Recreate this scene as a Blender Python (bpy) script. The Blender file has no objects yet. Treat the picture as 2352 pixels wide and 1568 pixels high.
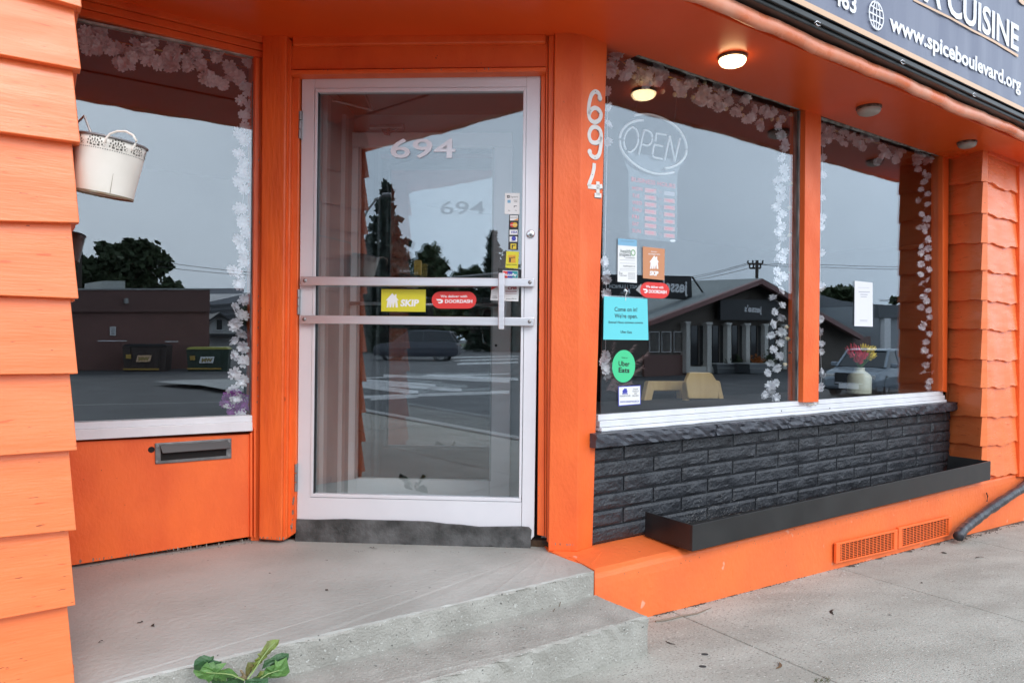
import bpy, bmesh, math, random
import numpy as np
from mathutils import Vector, Matrix, noise as mnoise

random.seed(7); RNG = np.random.RandomState(7)
sc = bpy.context.scene
COL = sc.collection

# ------------------------------------------------------------------ camera
F, CX, CY = 1620.0, 1176.0, 784.0            # focal length and centre in the units of a 2352 px wide picture
TH, PT = math.radians(0.8), math.radians(0.32)
A = math.radians(34.9)                        # heading of the street facade
CAM = Vector((0, 0, 0.91))
def _rx(v):
    c, s = math.cos(PT), math.sin(PT)
    return Vector((v[0], c*v[1]+s*v[2], -s*v[1]+c*v[2]))
RV = _rx((math.cos(TH), 0, math.sin(TH))); UV = _rx((-math.sin(TH), 0, math.cos(TH))); FV = _rx((0, 1, 0))
cam_d = bpy.data.cameras.new('camera'); cam = bpy.data.objects.new('camera', cam_d); COL.objects.link(cam)
cam_d.sensor_width = 36; cam_d.lens = 36*F/2352; cam_d.clip_end = 2000; cam_d.clip_start = 0.05
M = Matrix.Identity(4)
for i in range(3):
    M[i][0], M[i][1], M[i][2], M[i][3] = RV[i], UV[i], -FV[i], CAM[i]
cam.matrix_world = M
sc.camera = cam

# ------------------------------------------------------------------ sky, sun, exposure
SUN_EL, SUN_AZ = math.radians(40), math.radians(150)   # azimuth of the brighter side of the overcast sky
w = bpy.data.worlds.new('World'); sc.world = w; w.use_nodes = True
nt = w.node_tree; nt.nodes.clear()
sky = nt.nodes.new('ShaderNodeTexSky'); sky.sky_type = 'NISHITA'; sky.sun_disc = False
sky.sun_elevation = SUN_EL; sky.sun_rotation = SUN_AZ; sky.air_density = 1.0; sky.dust_density = 4.0; sky.ozone_density = 1.0
hs = nt.nodes.new('ShaderNodeHueSaturation'); hs.inputs['Saturation'].default_value = 0.35
mx = nt.nodes.new('ShaderNodeMix'); mx.data_type = 'RGBA'; mx.inputs[0].default_value = 0.8   # cloud deck
tc = nt.nodes.new('ShaderNodeTexCoord'); nz = nt.nodes.new('ShaderNodeTexNoise')
nz.inputs['Scale'].default_value = 2.2; nz.inputs['Detail'].default_value = 4
cr = nt.nodes.new('ShaderNodeValToRGB')
cr.color_ramp.elements[0].position = 0.3; cr.color_ramp.elements[0].color = (6.2, 7.5, 9.0, 1)
cr.color_ramp.elements[1].position = 0.72; cr.color_ramp.elements[1].color = (9.2, 10.4, 11.9, 1)
bg = nt.nodes.new('ShaderNodeBackground'); bg.inputs['Strength'].default_value = 0.15
ow = nt.nodes.new('ShaderNodeOutputWorld')
L = nt.links.new
L(sky.outputs[0], hs.inputs['Color']); L(hs.outputs[0], mx.inputs[6])
L(tc.outputs['Generated'], nz.inputs['Vector']); L(nz.outputs['Fac'], cr.inputs[0]); L(cr.outputs[0], mx.inputs[7])
L(mx.outputs[2], bg.inputs['Color']); L(bg.outputs[0], ow.inputs['Surface'])
sun_d = bpy.data.lights.new('sun', 'SUN'); sun_d.energy = 0.8; sun_d.angle = math.radians(25); sun_d.color = (1.0, 0.96, 0.90)
sun = bpy.data.objects.new('sun', sun_d); COL.objects.link(sun)
sdir = Vector((math.sin(SUN_AZ)*math.cos(SUN_EL), math.cos(SUN_AZ)*math.cos(SUN_EL), math.sin(SUN_EL)))
sun.rotation_euler = sdir.to_track_quat('Z', 'Y').to_euler(); sun.location = sdir*40
sc.view_settings.view_transform = 'Standard'; sc.view_settings.look = 'None'
sc.view_settings.exposure = 0.50; sc.view_settings.gamma = 1.0; sc.view_settings.use_curve_mapping = False
sc.cycles.max_bounces = 9; sc.cycles.transparent_max_bounces = 16; sc.cycles.glossy_bounces = 5; sc.cycles.diffuse_bounces = 4
sc.cycles.sample_clamp_indirect = 6.0; sc.cycles.caustics_reflective = False

# ------------------------------------------------------------------ geometry of the place
def ray(x, y): return RV*((x-CX)/F) + UV*((CY-y)/F) + FV
class Plane:
    """vertical plane: s along it, z up, off towards the street"""
    def __init__(s, o, ang, off=0):
        s.t = Vector((math.cos(ang), math.sin(ang), 0)); s.n = Vector((math.sin(ang), -math.cos(ang), 0))
        s.o = Vector(o) + s.n*off; s.ang = ang
    def sz(s, x, y, off=0):
        d = ray(x, y); o = s.o + s.n*off
        p = CAM + d*((o-CAM).dot(s.n)/d.dot(s.n))
        return ((p-o).dot(s.t), p.z)
    def pt(s, a, z, off=0):
        p = s.o + s.t*a + s.n*off; return Vector((p.x, p.y, z))
    def px(s, x, y, off=0):
        a, z = s.sz(x, y, off); return s.pt(a, z, off)
    def mirror(s, v): return v - s.n*(2*(v-s.o).dot(s.n))
def conv(ox, oy, k): return lambda x, y: ((ox+x/k)/1.55102, (oy+y/k)/1.55102)
A1=conv(0,0,1.96);A2=conv(900,0,1.96);A3=conv(1800,0,1.96);A4=conv(2648,0,1.96)
B1=conv(0,800,1.96);B2=conv(900,800,1.96);B3=conv(1800,800,1.96);B4=conv(2648,800,1.96)
C1=conv(0,1500,1.682);C2=conv(900,1600,1.885);C3=conv(1800,1500,1.682);C4=conv(2648,1500,1.682)
S1=conv(1740,660,3.406);O1=conv(2140,380,3.0147);D1=conv(680,2240,6.189)
O0 = (.387, 3.15, 0)
FR = Plane(O0, A); FL = Plane(O0, A, -.865); FB = Plane(O0, A, .26)
DR = Plane((-.4, 3.12, 0), math.radians(-3))
ZS = 2.21                                        # soffit height
def walk_z(s): return -.253 - .033*s             # the pavement falls to the right
def ground_px(x, y, dz=0):
    d = ray(x, y); zt = Vector((0, 0, 1)) + Vector((FR.t.x, FR.t.y, 0))*.033
    o = FR.pt(0, -.253+dz)
    return CAM + d*((o-CAM).dot(zt)/d.dot(zt))
def level_px(x, y, z):
    d = ray(x, y); return CAM + d*((z-CAM.z)/d.z)

# ------------------------------------------------------------------ materials
def lin(r, g, b):
    f = lambda c: (c/255/12.92 if c <= 10 else ((c/255+.055)/1.055)**2.4)
    return (f(r), f(g), f(b), 1)
def mat(name, col, rough=.6, metal=0, col2=None, vs=6, stretch=(1, 1, 1), rot=0, bump=0, bs=40, bstretch=None, spec=.5,
        speck=None, speck_s=150, speck_t=.62, detail=6, rvar=0, trans=0, lo=.35, hi=.68):
    m = bpy.data.materials.new(name); m.use_nodes = True; n = m.node_tree; b = n.nodes['Principled BSDF']
    col = tuple(col)[:3]+(1,)
    b.inputs['Base Color'].default_value = col; b.inputs['Roughness'].default_value = rough; b.inputs['Metallic'].default_value = metal
    b.inputs['Specular IOR Level'].default_value = spec
    if trans: b.inputs['Transmission Weight'].default_value = trans
    t = n.nodes.new('ShaderNodeTexCoord'); g = n.nodes.new('ShaderNodeNewGeometry')
    def mapped(st):
        mp = n.nodes.new('ShaderNodeMapping'); mp.inputs['Rotation'].default_value = (0, 0, rot); mp.vector_type = 'TEXTURE'
        mp2 = n.nodes.new('ShaderNodeMapping'); mp2.inputs['Scale'].default_value = st
        n.links.new(g.outputs['Position'], mp.inputs['Vector']); n.links.new(mp.outputs[0], mp2.inputs['Vector']); return mp2.outputs[0]
    last = None
    if col2 is not None:
        nz = n.nodes.new('ShaderNodeTexNoise'); nz.inputs['Scale'].default_value = vs; nz.inputs['Detail'].default_value = detail
        r = n.nodes.new('ShaderNodeValToRGB'); r.color_ramp.elements[0].position = lo; r.color_ramp.elements[1].position = hi
        r.color_ramp.elements[0].color = col; r.color_ramp.elements[1].color = tuple(col2)[:3]+(1,)
        n.links.new(mapped(stretch), nz.inputs['Vector']); n.links.new(nz.outputs['Fac'], r.inputs[0]); last = r.outputs[0]
        if rvar:
            mr = n.nodes.new('ShaderNodeMapRange'); mr.inputs['From Min'].default_value = .3; mr.inputs['From Max'].default_value = .7
            mr.inputs['To Min'].default_value = rough-rvar; mr.inputs['To Max'].default_value = rough+rvar
            n.links.new(nz.outputs['Fac'], mr.inputs[0]); n.links.new(mr.outputs[0], b.inputs['Roughness'])
    if speck:
        for scol, ss, th in speck:
            nz = n.nodes.new('ShaderNodeTexNoise'); nz.inputs['Scale'].default_value = ss; nz.inputs['Detail'].default_value = 2
            r = n.nodes.new('ShaderNodeValToRGB'); r.color_ramp.elements[0].position = th; r.color_ramp.elements[1].position = th+.03
            r.color_ramp.elements[0].color = (0, 0, 0, 1); r.color_ramp.elements[1].color = (1, 1, 1, 1)
            mp = mapped(stretch if stretch != (1, 1, 1) else (1, 1, 1))
            n.links.new(mp, nz.inputs['Vector']); n.links.new(nz.outputs['Fac'], r.inputs[0])
            mi = n.nodes.new('ShaderNodeMix'); mi.data_type = 'RGBA'; mi.inputs[7].default_value = tuple(scol)[:3]+(1,)
            if last is None: mi.inputs[6].default_value = col
            else: n.links.new(last, mi.inputs[6])
            n.links.new(r.outputs[0], mi.inputs[0]); last = mi.outputs[2]
    if last is not None: n.links.new(last, b.inputs['Base Color'])
    if bump:
        nz = n.nodes.new('ShaderNodeTexNoise'); nz.inputs['Scale'].default_value = bs; nz.inputs['Detail'].default_value = 5
        bp = n.nodes.new('ShaderNodeBump'); bp.inputs['Strength'].default_value = bump; bp.inputs['Distance'].default_value = .01
        n.links.new(mapped(bstretch or stretch), nz.inputs['Vector']); n.links.new(nz.outputs['Fac'], bp.inputs['Height']); n.links.new(bp.outputs[0], b.inputs['Normal'])
    return m
def glass(name, refl, tint=(1, 1, 1, 1), rough=0.0, wave=0.0):
    m = bpy.data.materials.new(name); m.use_nodes = True; n = m.node_tree; n.nodes.clear()
    o = n.nodes.new('ShaderNodeOutputMaterial'); mi = n.nodes.new('ShaderNodeMixShader'); tr = n.nodes.new('ShaderNodeBsdfTransparent')
    gl = n.nodes.new('ShaderNodeBsdfGlossy'); fr = n.nodes.new('ShaderNodeFresnel'); ma = n.nodes.new('ShaderNodeMath'); ma.operation = 'MULTIPLY_ADD'
    ge = n.nodes.new('ShaderNodeNewGeometry'); io = n.nodes.new('ShaderNodeMath'); io.operation = 'MULTIPLY_ADD'; io.inputs[1].default_value = 1/1.5-1.5; io.inputs[2].default_value = 1.5
    n.links.new(ge.outputs['Backfacing'], io.inputs[0]); n.links.new(io.outputs[0], fr.inputs['IOR']); ma.inputs[1].default_value = 1.0; ma.inputs[2].default_value = refl; ma.use_clamp = True
    tr.inputs[0].default_value = tint; gl.inputs['Roughness'].default_value = rough; gl.inputs[0].default_value = (.82, .88, .93, 1)
    n.links.new(fr.outputs[0], ma.inputs[0]); n.links.new(ma.outputs[0], mi.inputs[0]); n.links.new(tr.outputs[0], mi.inputs[1])
    n.links.new(gl.outputs[0], mi.inputs[2]); n.links.new(mi.outputs[0], o.inputs[0])
    if wave:
        nz = n.nodes.new('ShaderNodeTexNoise'); nz.inputs['Scale'].default_value = 1.3; nz.inputs['Detail'].default_value = 1
        g = n.nodes.new('ShaderNodeNewGeometry'); bp = n.nodes.new('ShaderNodeBump'); bp.inputs['Strength'].default_value = wave; bp.inputs['Distance'].default_value = .01
        n.links.new(g.outputs['Position'], nz.inputs['Vector']); n.links.new(nz.outputs['Fac'], bp.inputs['Height']); n.links.new(bp.outputs[0], gl.inputs['Normal'])
    return m

OR, OR2 = (.89, .155, .030), (.78, .115, .020)
m_or = mat('orange_paint', OR, .44, col2=OR2, vs=4.5, stretch=(1.6, 1.6, .8), bump=.2, bs=60, rvar=.08, speck=[((.30, .05, .02), 55, .76)])
m_orwood = mat('orange_painted_cedar', (.89, .225, .075), .31, col2=(.84, .185, .05), vs=5, stretch=(1, 1, 6), rot=A, bump=.09, bs=22, bstretch=(.8, 1, 9), rvar=.08,
               speck=[((.30, .06, .02), 34, .715), ((.72, .13, .035), 10, .68)])
m_ordoor = mat('orange_jamb_paint', OR, .38, col2=(.74, .11, .02), vs=7, stretch=(3, 3, .5), bump=.25, bs=30, bstretch=(3, 3, .4), rvar=.08, speck=[((.18, .04, .02), 40, .77)])
m_sof = mat('orange_soffit_paint', (.88, .115, .018), .33, col2=(.82, .10, .015), vs=1.6, bump=.10, bs=9, rvar=.06)
m_orcon = mat('orange_painted_concrete', (.88, .185, .045), .5, col2=(.80, .155, .04), vs=4, bump=.3, bs=35, rvar=.08, speck=[((.16, .05, .03), 60, .745), ((.8, .35, .22), 12, .70)])
m_alu = mat('brushed_aluminium', (.80, .80, .84), .42, .25, col2=(.73, .73, .77), vs=3, bump=.03, bs=90, rvar=.06, speck=[((.3, .3, .31), 90, .80)])
m_bar = mat('satin_steel', (.74, .73, .76), .33, .75, col2=(.66, .65, .68), vs=5, stretch=(1, 1, 14))
m_white = mat('white_paint', (.74, .75, .78), .45, col2=(.66, .67, .70), vs=8, bump=.08, bs=60, speck=[((.3, .3, .3), 60, .76)])
m_caulk = mat('old_caulk', (.62, .60, .56), .7, col2=(.25, .2, .16), vs=25, bump=.6, bs=80)
m_frame_d = mat('weathered_frame', (.04, .042, .045), .55, col2=(.30, .29, .27), vs=14, stretch=(6, 6, .6), bump=.3, bs=50)
m_stone = mat('black_painted_stone', (.022, .024, .029), .45, col2=(.034, .037, .044), vs=14, bump=.7, bs=75, rvar=.1, spec=.5, speck=[((.30, .30, .31), 95, .775)])
m_cap = mat('black_painted_cap_stone', (.036, .039, .050), .36, col2=(.062, .067, .082), vs=10, bump=.5, bs=45, rvar=.1, speck=[((.35, .35, .36), 80, .77)])
m_mortar = mat('black_mortar', (.018, .019, .023), .6, bump=.4, bs=80)
m_planter = mat('black_metal_planter', (.012, .012, .013), .36, col2=(.021, .021, .021), vs=6, rvar=.08, speck=[((.4, .4, .4), 70, .80)])
m_planter_in = mat('planter_liner', (.012, .012, .012), .7, col2=(.25, .24, .22), vs=30, lo=.6, hi=.8)
m_conc = mat('smooth_step_concrete', (.31, .313, .288), .72, col2=(.46, .462, .432), vs=1.4, lo=.34, hi=.62, bump=.3, bs=60, speck=[((.10, .095, .085), 36, .75)])
m_rough = mat('rough_step_concrete', (.295, .285, .255), .85, col2=(.39, .38, .345), vs=9, bump=.6, bs=120, speck=[((.50, .50, .47), 95, .665), ((.12, .12, .11), 70, .70)])
m_walk = mat('pavement_concrete', (.32, .308, .27), .85, col2=(.43, .42, .375), vs=2.2, stretch=(1, 2.6, 1), rot=.35, bump=.5, bs=90, speck=[((.17, .158, .14), 85, .62), ((.60, .585, .54), 62, .672), ((.07, .06, .05), 28, .745)])
m_walkrot = None
m_sweep = mat('worn_rubber', (.035, .035, .034), .75, col2=(.13, .13, .13), vs=12, bump=.4, bs=60, rvar=.1)
m_black = mat('black_metal', (.02, .02, .022), .45)
m_gapshade = mat('painted_gap_shade', (.008, .007, .007), .9)  # near-black colour standing in for shade inside gaps, slots and holes
m_frame_black = mat('black_sign_frame', (.015, .017, .017), .35, col2=(.03, .033, .032), vs=8)
m_fascia = mat('fascia_orange', (.86, .22, .09), .30, col2=(.90, .42, .28), vs=6, bump=.35, bs=14, rvar=.08)
m_banner = mat('banner_vinyl', (.135, .15, .22), .38, col2=(.19, .205, .275), vs=3, stretch=(2, 2, .4), bump=.25, bs=6, bstretch=(2, 2, .25), lo=.4, hi=.75)
m_tan = mat('banner_gold_print', (.72, .47, .30), .4)
m_wprint = mat('white_print', (.85, .85, .86), .4)
m_frost = mat('frosted_vinyl', (.78, .80, .84), .35, .35)
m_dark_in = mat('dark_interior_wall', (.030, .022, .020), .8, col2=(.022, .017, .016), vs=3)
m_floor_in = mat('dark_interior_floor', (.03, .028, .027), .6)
m_grey_in = mat('vestibule_grey', (.33, .385, .40), .55, col2=(.39, .445, .46), vs=4)
m_grey_lt = mat('vestibule_frame', (.80, .84, .86), .45, col2=(.74, .78, .80), vs=3)
m_glass = glass('window_glass', .10, (.97, .98, .98, 1), wave=.006)
m_glassd = glass('door_glass', .095, (.97, .98, .98, 1), wave=.008)
m_glassi = glass('inner_door_glass', .10, (.75, .78, .78, 1))
m_flower = mat('white_silk_petal', (.92, .92, .95), .7, col2=(.82, .81, .87), vs=30)
m_flower_p = mat('blush_silk_petal', (.90, .78, .78), .7, col2=(.78, .68, .70), vs=30)
m_purple = mat('purple_petal', (.45, .14, .50), .7, col2=(.32, .09, .38), vs=30)
m_brass = mat('brass_rod', (.80, .55, .14), .25, .9)
m_wire = mat('dark_green_wire', (.02, .022, .02), .5)
m_bulb = mat('amber_clear_bulb', (.80, .62, .38), .15, col2=(.65, .5, .3), vs=60)
m_neon = mat('unlit_neon_tube', (.80, .86, .88), .15)
m_acryl = glass('clear_acrylic', .03, (.86, .88, .89, 1))
m_red = mat('red_print', (.85, .05, .07), .5)
m_slot = mat('red_number_card', (.62, .18, .18), .5, col2=(.50, .32, .33), vs=60)
m_chrome = mat('chrome', (.7, .7, .72), .2, 1)
m_steel = mat('dull_steel', (.33, .32, .32), .4, .8, col2=(.24, .23, .23), vs=12)
m_numb = mat('white_enamel_number', (.78, .77, .75), .35, col2=(.70, .69, .66), vs=20)
m_numbe = mat('grey_number_edge', (.25, .25, .26), .5)
m_bucket = mat('cream_enamel', (.84, .77, .69), .35, col2=(.76, .69, .60), vs=9, speck=[((.20, .09, .03), 16, .755)])
m_rust = mat('rusty_zinc', (.30, .25, .18), .5, .4, col2=(.22, .13, .07), vs=30)
m_wood = mat('light_chair_wood', (.60, .42, .19), .4, col2=(.52, .35, .15), vs=5, stretch=(6, 6, .6))
m_vase = mat('cream_milk_glass', (.70, .70, .55), .3)
m_mull = mat('sidelight_grey', (.50, .52, .53), .5)
m_plume = mat('dusty_pink_pampas', (.30, .19, .18), .8, col2=(.22, .14, .14), vs=20)
def flat(name, c, r=.5): return mat(name, c, r)

# ------------------------------------------------------------------ object helpers
WL = {}
def wl(o): return WL.get(o.name, Vector((0, 0, 0))) if o else Vector((0, 0, 0))
def tag(o, label=None, cat=None, group=None, kind=None):
    if label: o['label'] = label
    if cat: o['category'] = cat
    if group: o['group'] = group
    if kind: o['kind'] = kind
    return o
def root(name, loc, label=None, cat=None, group=None, kind=None):
    o = bpy.data.objects.new(name, None); COL.objects.link(o); o.location = loc; o.empty_display_size = .1
    WL[o.name] = Vector(loc); return tag(o, label, cat, group, kind)
def mk(name, verts, faces, m, parent=None, smooth=False, bevel=0, mats=None, fm=None, seg=2):
    verts = [Vector(v) for v in verts]
    c = Vector((0, 0, 0))
    for v in verts: c += v
    c /= max(1, len(verts))
    me = bpy.data.meshes.new(name); me.from_pydata([tuple(v-c) for v in verts], [], faces)
    for q in (mats or [m]): me.materials.append(q)
    if fm: me.polygons.foreach_set('material_index', fm)
    if smooth: me.polygons.foreach_set('use_smooth', [True]*len(me.polygons))
    bm = bmesh.new(); bm.from_mesh(me); bmesh.ops.recalc_face_normals(bm, faces=bm.faces); bm.to_mesh(me); bm.free()
    me.update()
    o = bpy.data.objects.new(name, me); COL.objects.link(o); WL[o.name] = c
    o.parent = parent; o.location = c - wl(parent)
    if bevel:
        b = o.modifiers.new('bevel', 'BEVEL'); b.width = bevel; b.segments = seg; b.limit_method = 'ANGLE'; b.angle_limit = math.radians(35)
    return o
def inst(name, me, mw, parent=None):
    o = bpy.data.objects.new(name, me); COL.objects.link(o); o.parent = parent
    o.matrix_local = Matrix.Translation(-wl(parent)) @ mw; WL[o.name] = mw.translation.copy(); return o
def newmesh(name, verts, faces, mats, fm=None, smooth=False):
    me = bpy.data.meshes.new(name); me.from_pydata([tuple(v) for v in verts], [], faces)
    for q in mats: me.materials.append(q)
    if fm: me.polygons.foreach_set('material_index', fm)
    if smooth: me.polygons.foreach_set('use_smooth', [True]*len(me.polygons))
    me.update(); return me
class G:
    """collects geometry for one mesh object"""
    def __init__(s): s.v, s.f, s.m = [], [], []
    def add(s, v, f, mi=0):
        b = len(s.v); s.v += [Vector(p) for p in v]; s.f += [tuple(i+b for i in q) for q in f]; s.m += [mi]*len(f)
    def box(s, o, dx, dy, dz, mi=0):
        o, dx, dy, dz = map(Vector, (o, dx, dy, dz)); P = [o, o+dx, o+dx+dy, o+dy]; P += [p+dz for p in P]
        s.add(P, [(0, 3, 2, 1), (4, 5, 6, 7), (0, 1, 5, 4), (1, 2, 6, 5), (2, 3, 7, 6), (3, 0, 4, 7)], mi)
    def prism(s, front, back, mi=0):
        n = len(front); s.add(list(front)+list(back), [tuple(range(n)), tuple(range(2*n-1, n-1, -1))]+[(i, (i+1) % n, n+(i+1) % n, n+i) for i in range(n)], mi)
    def tube(s, pts, r, k=8, mi=0, caps=True):
        pts = [Vector(p) for p in pts]; rings = []
        for i, p in enumerate(pts):
            d = (pts[min(i+1, len(pts)-1)]-pts[max(i-1, 0)]).normalized()
            u = d.cross(Vector((0, 0, 1)));
            if u.length < .05: u = d.cross(Vector((1, 0, 0)))
            u.normalize(); w_ = d.cross(u); rr = r[i] if isinstance(r, (list, tuple)) else r
            rings.append([p+(u*math.cos(2*math.pi*j/k)+w_*math.sin(2*math.pi*j/k))*rr for j in range(k)])
        v = [q for ring in rings for q in ring]; f = []
        for i in range(len(pts)-1):
            for j in range(k): f.append((i*k+j, i*k+(j+1) % k, (i+1)*k+(j+1) % k, (i+1)*k+j))
        if caps: f += [tuple(range(k)), tuple(range(len(v)-1, len(v)-k-1, -1))]
        s.add(v, f, mi)
    def lathe(s, prof, mw, k=32, mi=0):
        v = []; f = []
        for r, z in prof:
            for j in range(k): v.append(mw @ Vector((r*math.cos(2*math.pi*j/k), r*math.sin(2*math.pi*j/k), z)))
        for i in range(len(prof)-1):
            for j in range(k): f.append((i*k+j, i*k+(j+1) % k, (i+1)*k+(j+1) % k, (i+1)*k+j))
        s.add(v, f, mi)
    def obj(s, name, m, parent=None, **kw):
        if isinstance(m, (list, tuple)): return mk(name, s.v, s.f, m[0], parent, mats=list(m), fm=s.m, **kw)
        return mk(name, s.v, s.f, m, parent, **kw)
def slab(name, pl, pxs, m, off0, off1, parent=None, bevel=.0015, **kw):
    """solid whose front face (off1) is seen at the picture points pxs and reaches back to off0"""
    q = [pl.sz(x, y, off1) for x, y in pxs]; g = G()
    g.prism([pl.pt(a, z, off1) for a, z in q], [pl.pt(a, z, off0) for a, z in q]); return g.obj(name, m, parent, bevel=bevel, **kw)
def szslab(name, pl, q, m, off0, off1, parent=None, bevel=.0015, **kw):
    g = G(); g.prism([pl.pt(a, z, off1) for a, z in q], [pl.pt(a, z, off0) for a, z in q]); return g.obj(name, m, parent, bevel=bevel, **kw)
def rect(s0, s1, z0, z1): return [(s0, z0), (s1, z0), (s1, z1), (s0, z1)]

# ------------------------------------------------------------------ lettering
_tc = {}
def text_mesh(s, bold=0.0, spacing=1.0, extr=0):
    k = (s, bold, spacing, extr)
    if k not in _tc:
        c = bpy.data.curves.new('t', 'FONT'); c.body = s; c.size = 1; c.offset = bold; c.space_character = spacing; c.resolution_u = 3; c.extrude = extr
        o = bpy.data.objects.new('t', c); COL.objects.link(o); dg = bpy.context.evaluated_depsgraph_get(); dg.update()
        me = o.evaluated_get(dg).to_mesh(); v = [vv.co.copy() for vv in me.vertices]; f = [tuple(p.vertices) for p in me.polygons]
        o.evaluated_get(dg).to_mesh_clear(); bpy.data.objects.remove(o); bpy.data.curves.remove(c); _tc[k] = (v, f)
    return _tc[k]
def _bounds(v): xs = [p.x for p in v]; ys = [p.y for p in v]; return min(xs), max(xs), min(ys), max(ys)
CAPH = .73
def text_on(pl, s, p0, p1, cap, off, m, parent, bold=0.0, spacing=1.0, slant=0.0, name='lettering', depth=0):
    """p0, p1: picture points of the baseline's two ends; cap: capital height in the same picture units"""
    v, f = text_mesh(s, bold, spacing, depth); x0, x1, y0, y1 = _bounds(v)
    a0, z0 = pl.sz(*p0, off); a1, z1 = pl.sz(*p1, off); mid = ((p0[0]+p1[0])/2, (p0[1]+p1[1])/2)
    h = abs(pl.sz(mid[0], mid[1]-cap, off)[1]-pl.sz(*mid, off)[1])/CAPH
    out = []
    for q in v:
        u = (q.x-x0)/(x1-x0); out.append(pl.pt(a0+(a1-a0)*u+slant*q.y*h, z0+(z1-z0)*u+q.y*h, off+q.z))
    return mk(name, out, f, m, parent)
def text_fr(s, P0, P1, cap, m, parent, bold=0.0, name='lettering', nrm=None):
    v, f = text_mesh(s, bold); x0, x1, y0, y1 = _bounds(v); P0 = Vector(P0); P1 = Vector(P1)
    return mk(name, [P0+(P1-P0)*((q.x-x0)/(x1-x0))+Vector((0, 0, q.y*cap/CAPH)) for q in v], f, m, parent)
def stroke_ribbon(g, pts, wd, pl, off0, off1, mi=0):
    """flat metal stroke of width wd along (s,z) points"""
    n = len(pts); Lf, Rt = [], []
    for i in range(n):
        a = Vector(pts[max(i-1, 0)]); b = Vector(pts[min(i+1, n-1)]); d = (b-a).normalized(); nn = Vector((-d.y, d.x)); ww = (wd[i] if isinstance(wd, (list, tuple)) else wd)/2
        Lf.append(Vector(pts[i])+nn*ww); Rt.append(Vector(pts[i])-nn*ww)
    for i in range(n-1):
        q = [Lf[i], Lf[i+1], Rt[i+1], Rt[i]]
        g.prism([pl.pt(a.x, a.y, off1) for a in q], [pl.pt(a.x, a.y, off0) for a in q], mi)
# ================================================================== THE SETTING: ground
def fz(s): return walk_z(s)
def poly_top(name, pts, zf, th, m, parent=None, bevel=.004, **kw):
    """slab seen from above; pts are (s, off) on the facade grid"""
    g = G(); g.prism([FR.pt(a, zf(a), b) for a, b in pts], [FR.pt(a, zf(a)-th, b) for a, b in pts]); return g.obj(name, m, parent, bevel=bevel, **kw)
m_asph = mat('asphalt', (.055, .056, .058), .8, col2=(.095, .096, .10), vs=.9, bump=.3, bs=60)
m_curb = mat('kerb_concrete', (.33, .33, .32), .8, col2=(.42, .42, .41), vs=3, bump=.3, bs=60)
m_grass = mat('far_grass', (.05, .08, .025), .9, col2=(.08, .11, .04), vs=2)
m_mark = mat('road_paint', (.60, .60, .60), .7, col2=(.32, .32, .32), vs=3)
g = G(); g.add([(-300, -300, -.62), (300, -300, -.62), (300, 300, -.62), (-300, 300, -.62)], [(0, 1, 2, 3)])
ground = g.obj('road', m_asph); ground['kind'] = 'structure'

walk = poly_top('pavement', [(-7, 0), (9, 0), (9, 3.2), (-7, 3.2)], lambda s: fz(s)-.03, .25, flat('joint_dirt', (.05, .045, .035, 1), .9)); walk['kind'] = 'structure'
# real joints: the slabs stop 4 mm short of each other
joints = [-6.9, -4.6, -3.2, -1.8, .195, 1.50, 2.9, 4.3, 5.7, 7.1, 8.9]
def jline(s): return s
for i in range(len(joints)-1):
    a, b = joints[i]+.003, joints[i+1]-.003
    for (o0, o1) in ((.20, 1.72), (1.727, 3.0)):
        e = (.27 if o0 < 1 else 0)
        poly_top('paving_slab', [(a, o0), (b, o0), (b, o1), (a, o1)], fz, .06, m_walk, walk, bevel=.005)
kb = poly_top('kerb', [(-7, 3.2), (9, 3.2), (9, 3.36), (-7, 3.36)], lambda s: fz(s)-.02, .3, m_curb, None, bevel=.015); kb['kind'] = 'structure'

# ================================================================== THE RESTAURANT BUILDING
bld = root('restaurant_building', FR.pt(.3, 0), 'bright orange wooden corner restaurant with recessed entrance, black stone sill wall and aluminium door', 'building')
def wallbox(name, s0, s1, z0, z1, o0, o1, m, parent=bld, bevel=0):
    return szslab(name, FR, rect(s0, s1, z0, z1), m, o0, o1, parent, bevel=bevel)

# interior shell
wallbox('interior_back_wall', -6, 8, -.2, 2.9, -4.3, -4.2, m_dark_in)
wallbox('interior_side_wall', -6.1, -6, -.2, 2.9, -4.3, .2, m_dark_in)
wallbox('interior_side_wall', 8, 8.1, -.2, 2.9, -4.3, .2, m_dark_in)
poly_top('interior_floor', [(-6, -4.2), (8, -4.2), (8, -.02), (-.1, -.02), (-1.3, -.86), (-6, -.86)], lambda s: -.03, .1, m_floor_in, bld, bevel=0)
poly_top('roof', [(-6.1, -4.3), (8.1, -4.3), (8.1, .5), (-6.1, .5)], lambda s: 3.4, 1.13, m_dark_in, bld, bevel=0)  # unseen roof slab, put over soffit and rooms to block light
# soffit: recess panel and the long front panel, slightly out of level with each other
sofa = poly_top('soffit', [(-6, .03), (8, .03), (8, .505), (-6, .505)], lambda s: ZS+.04+.0, .042, m_sof, bld, bevel=.003)
poly_top('soffit_panel', [(-1.995, -.95), (.2, -.95), (.2, .0275), (-1.995, .0275)], lambda s: ZS+.045, .041, m_sof, sofa, bevel=.003)

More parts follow.
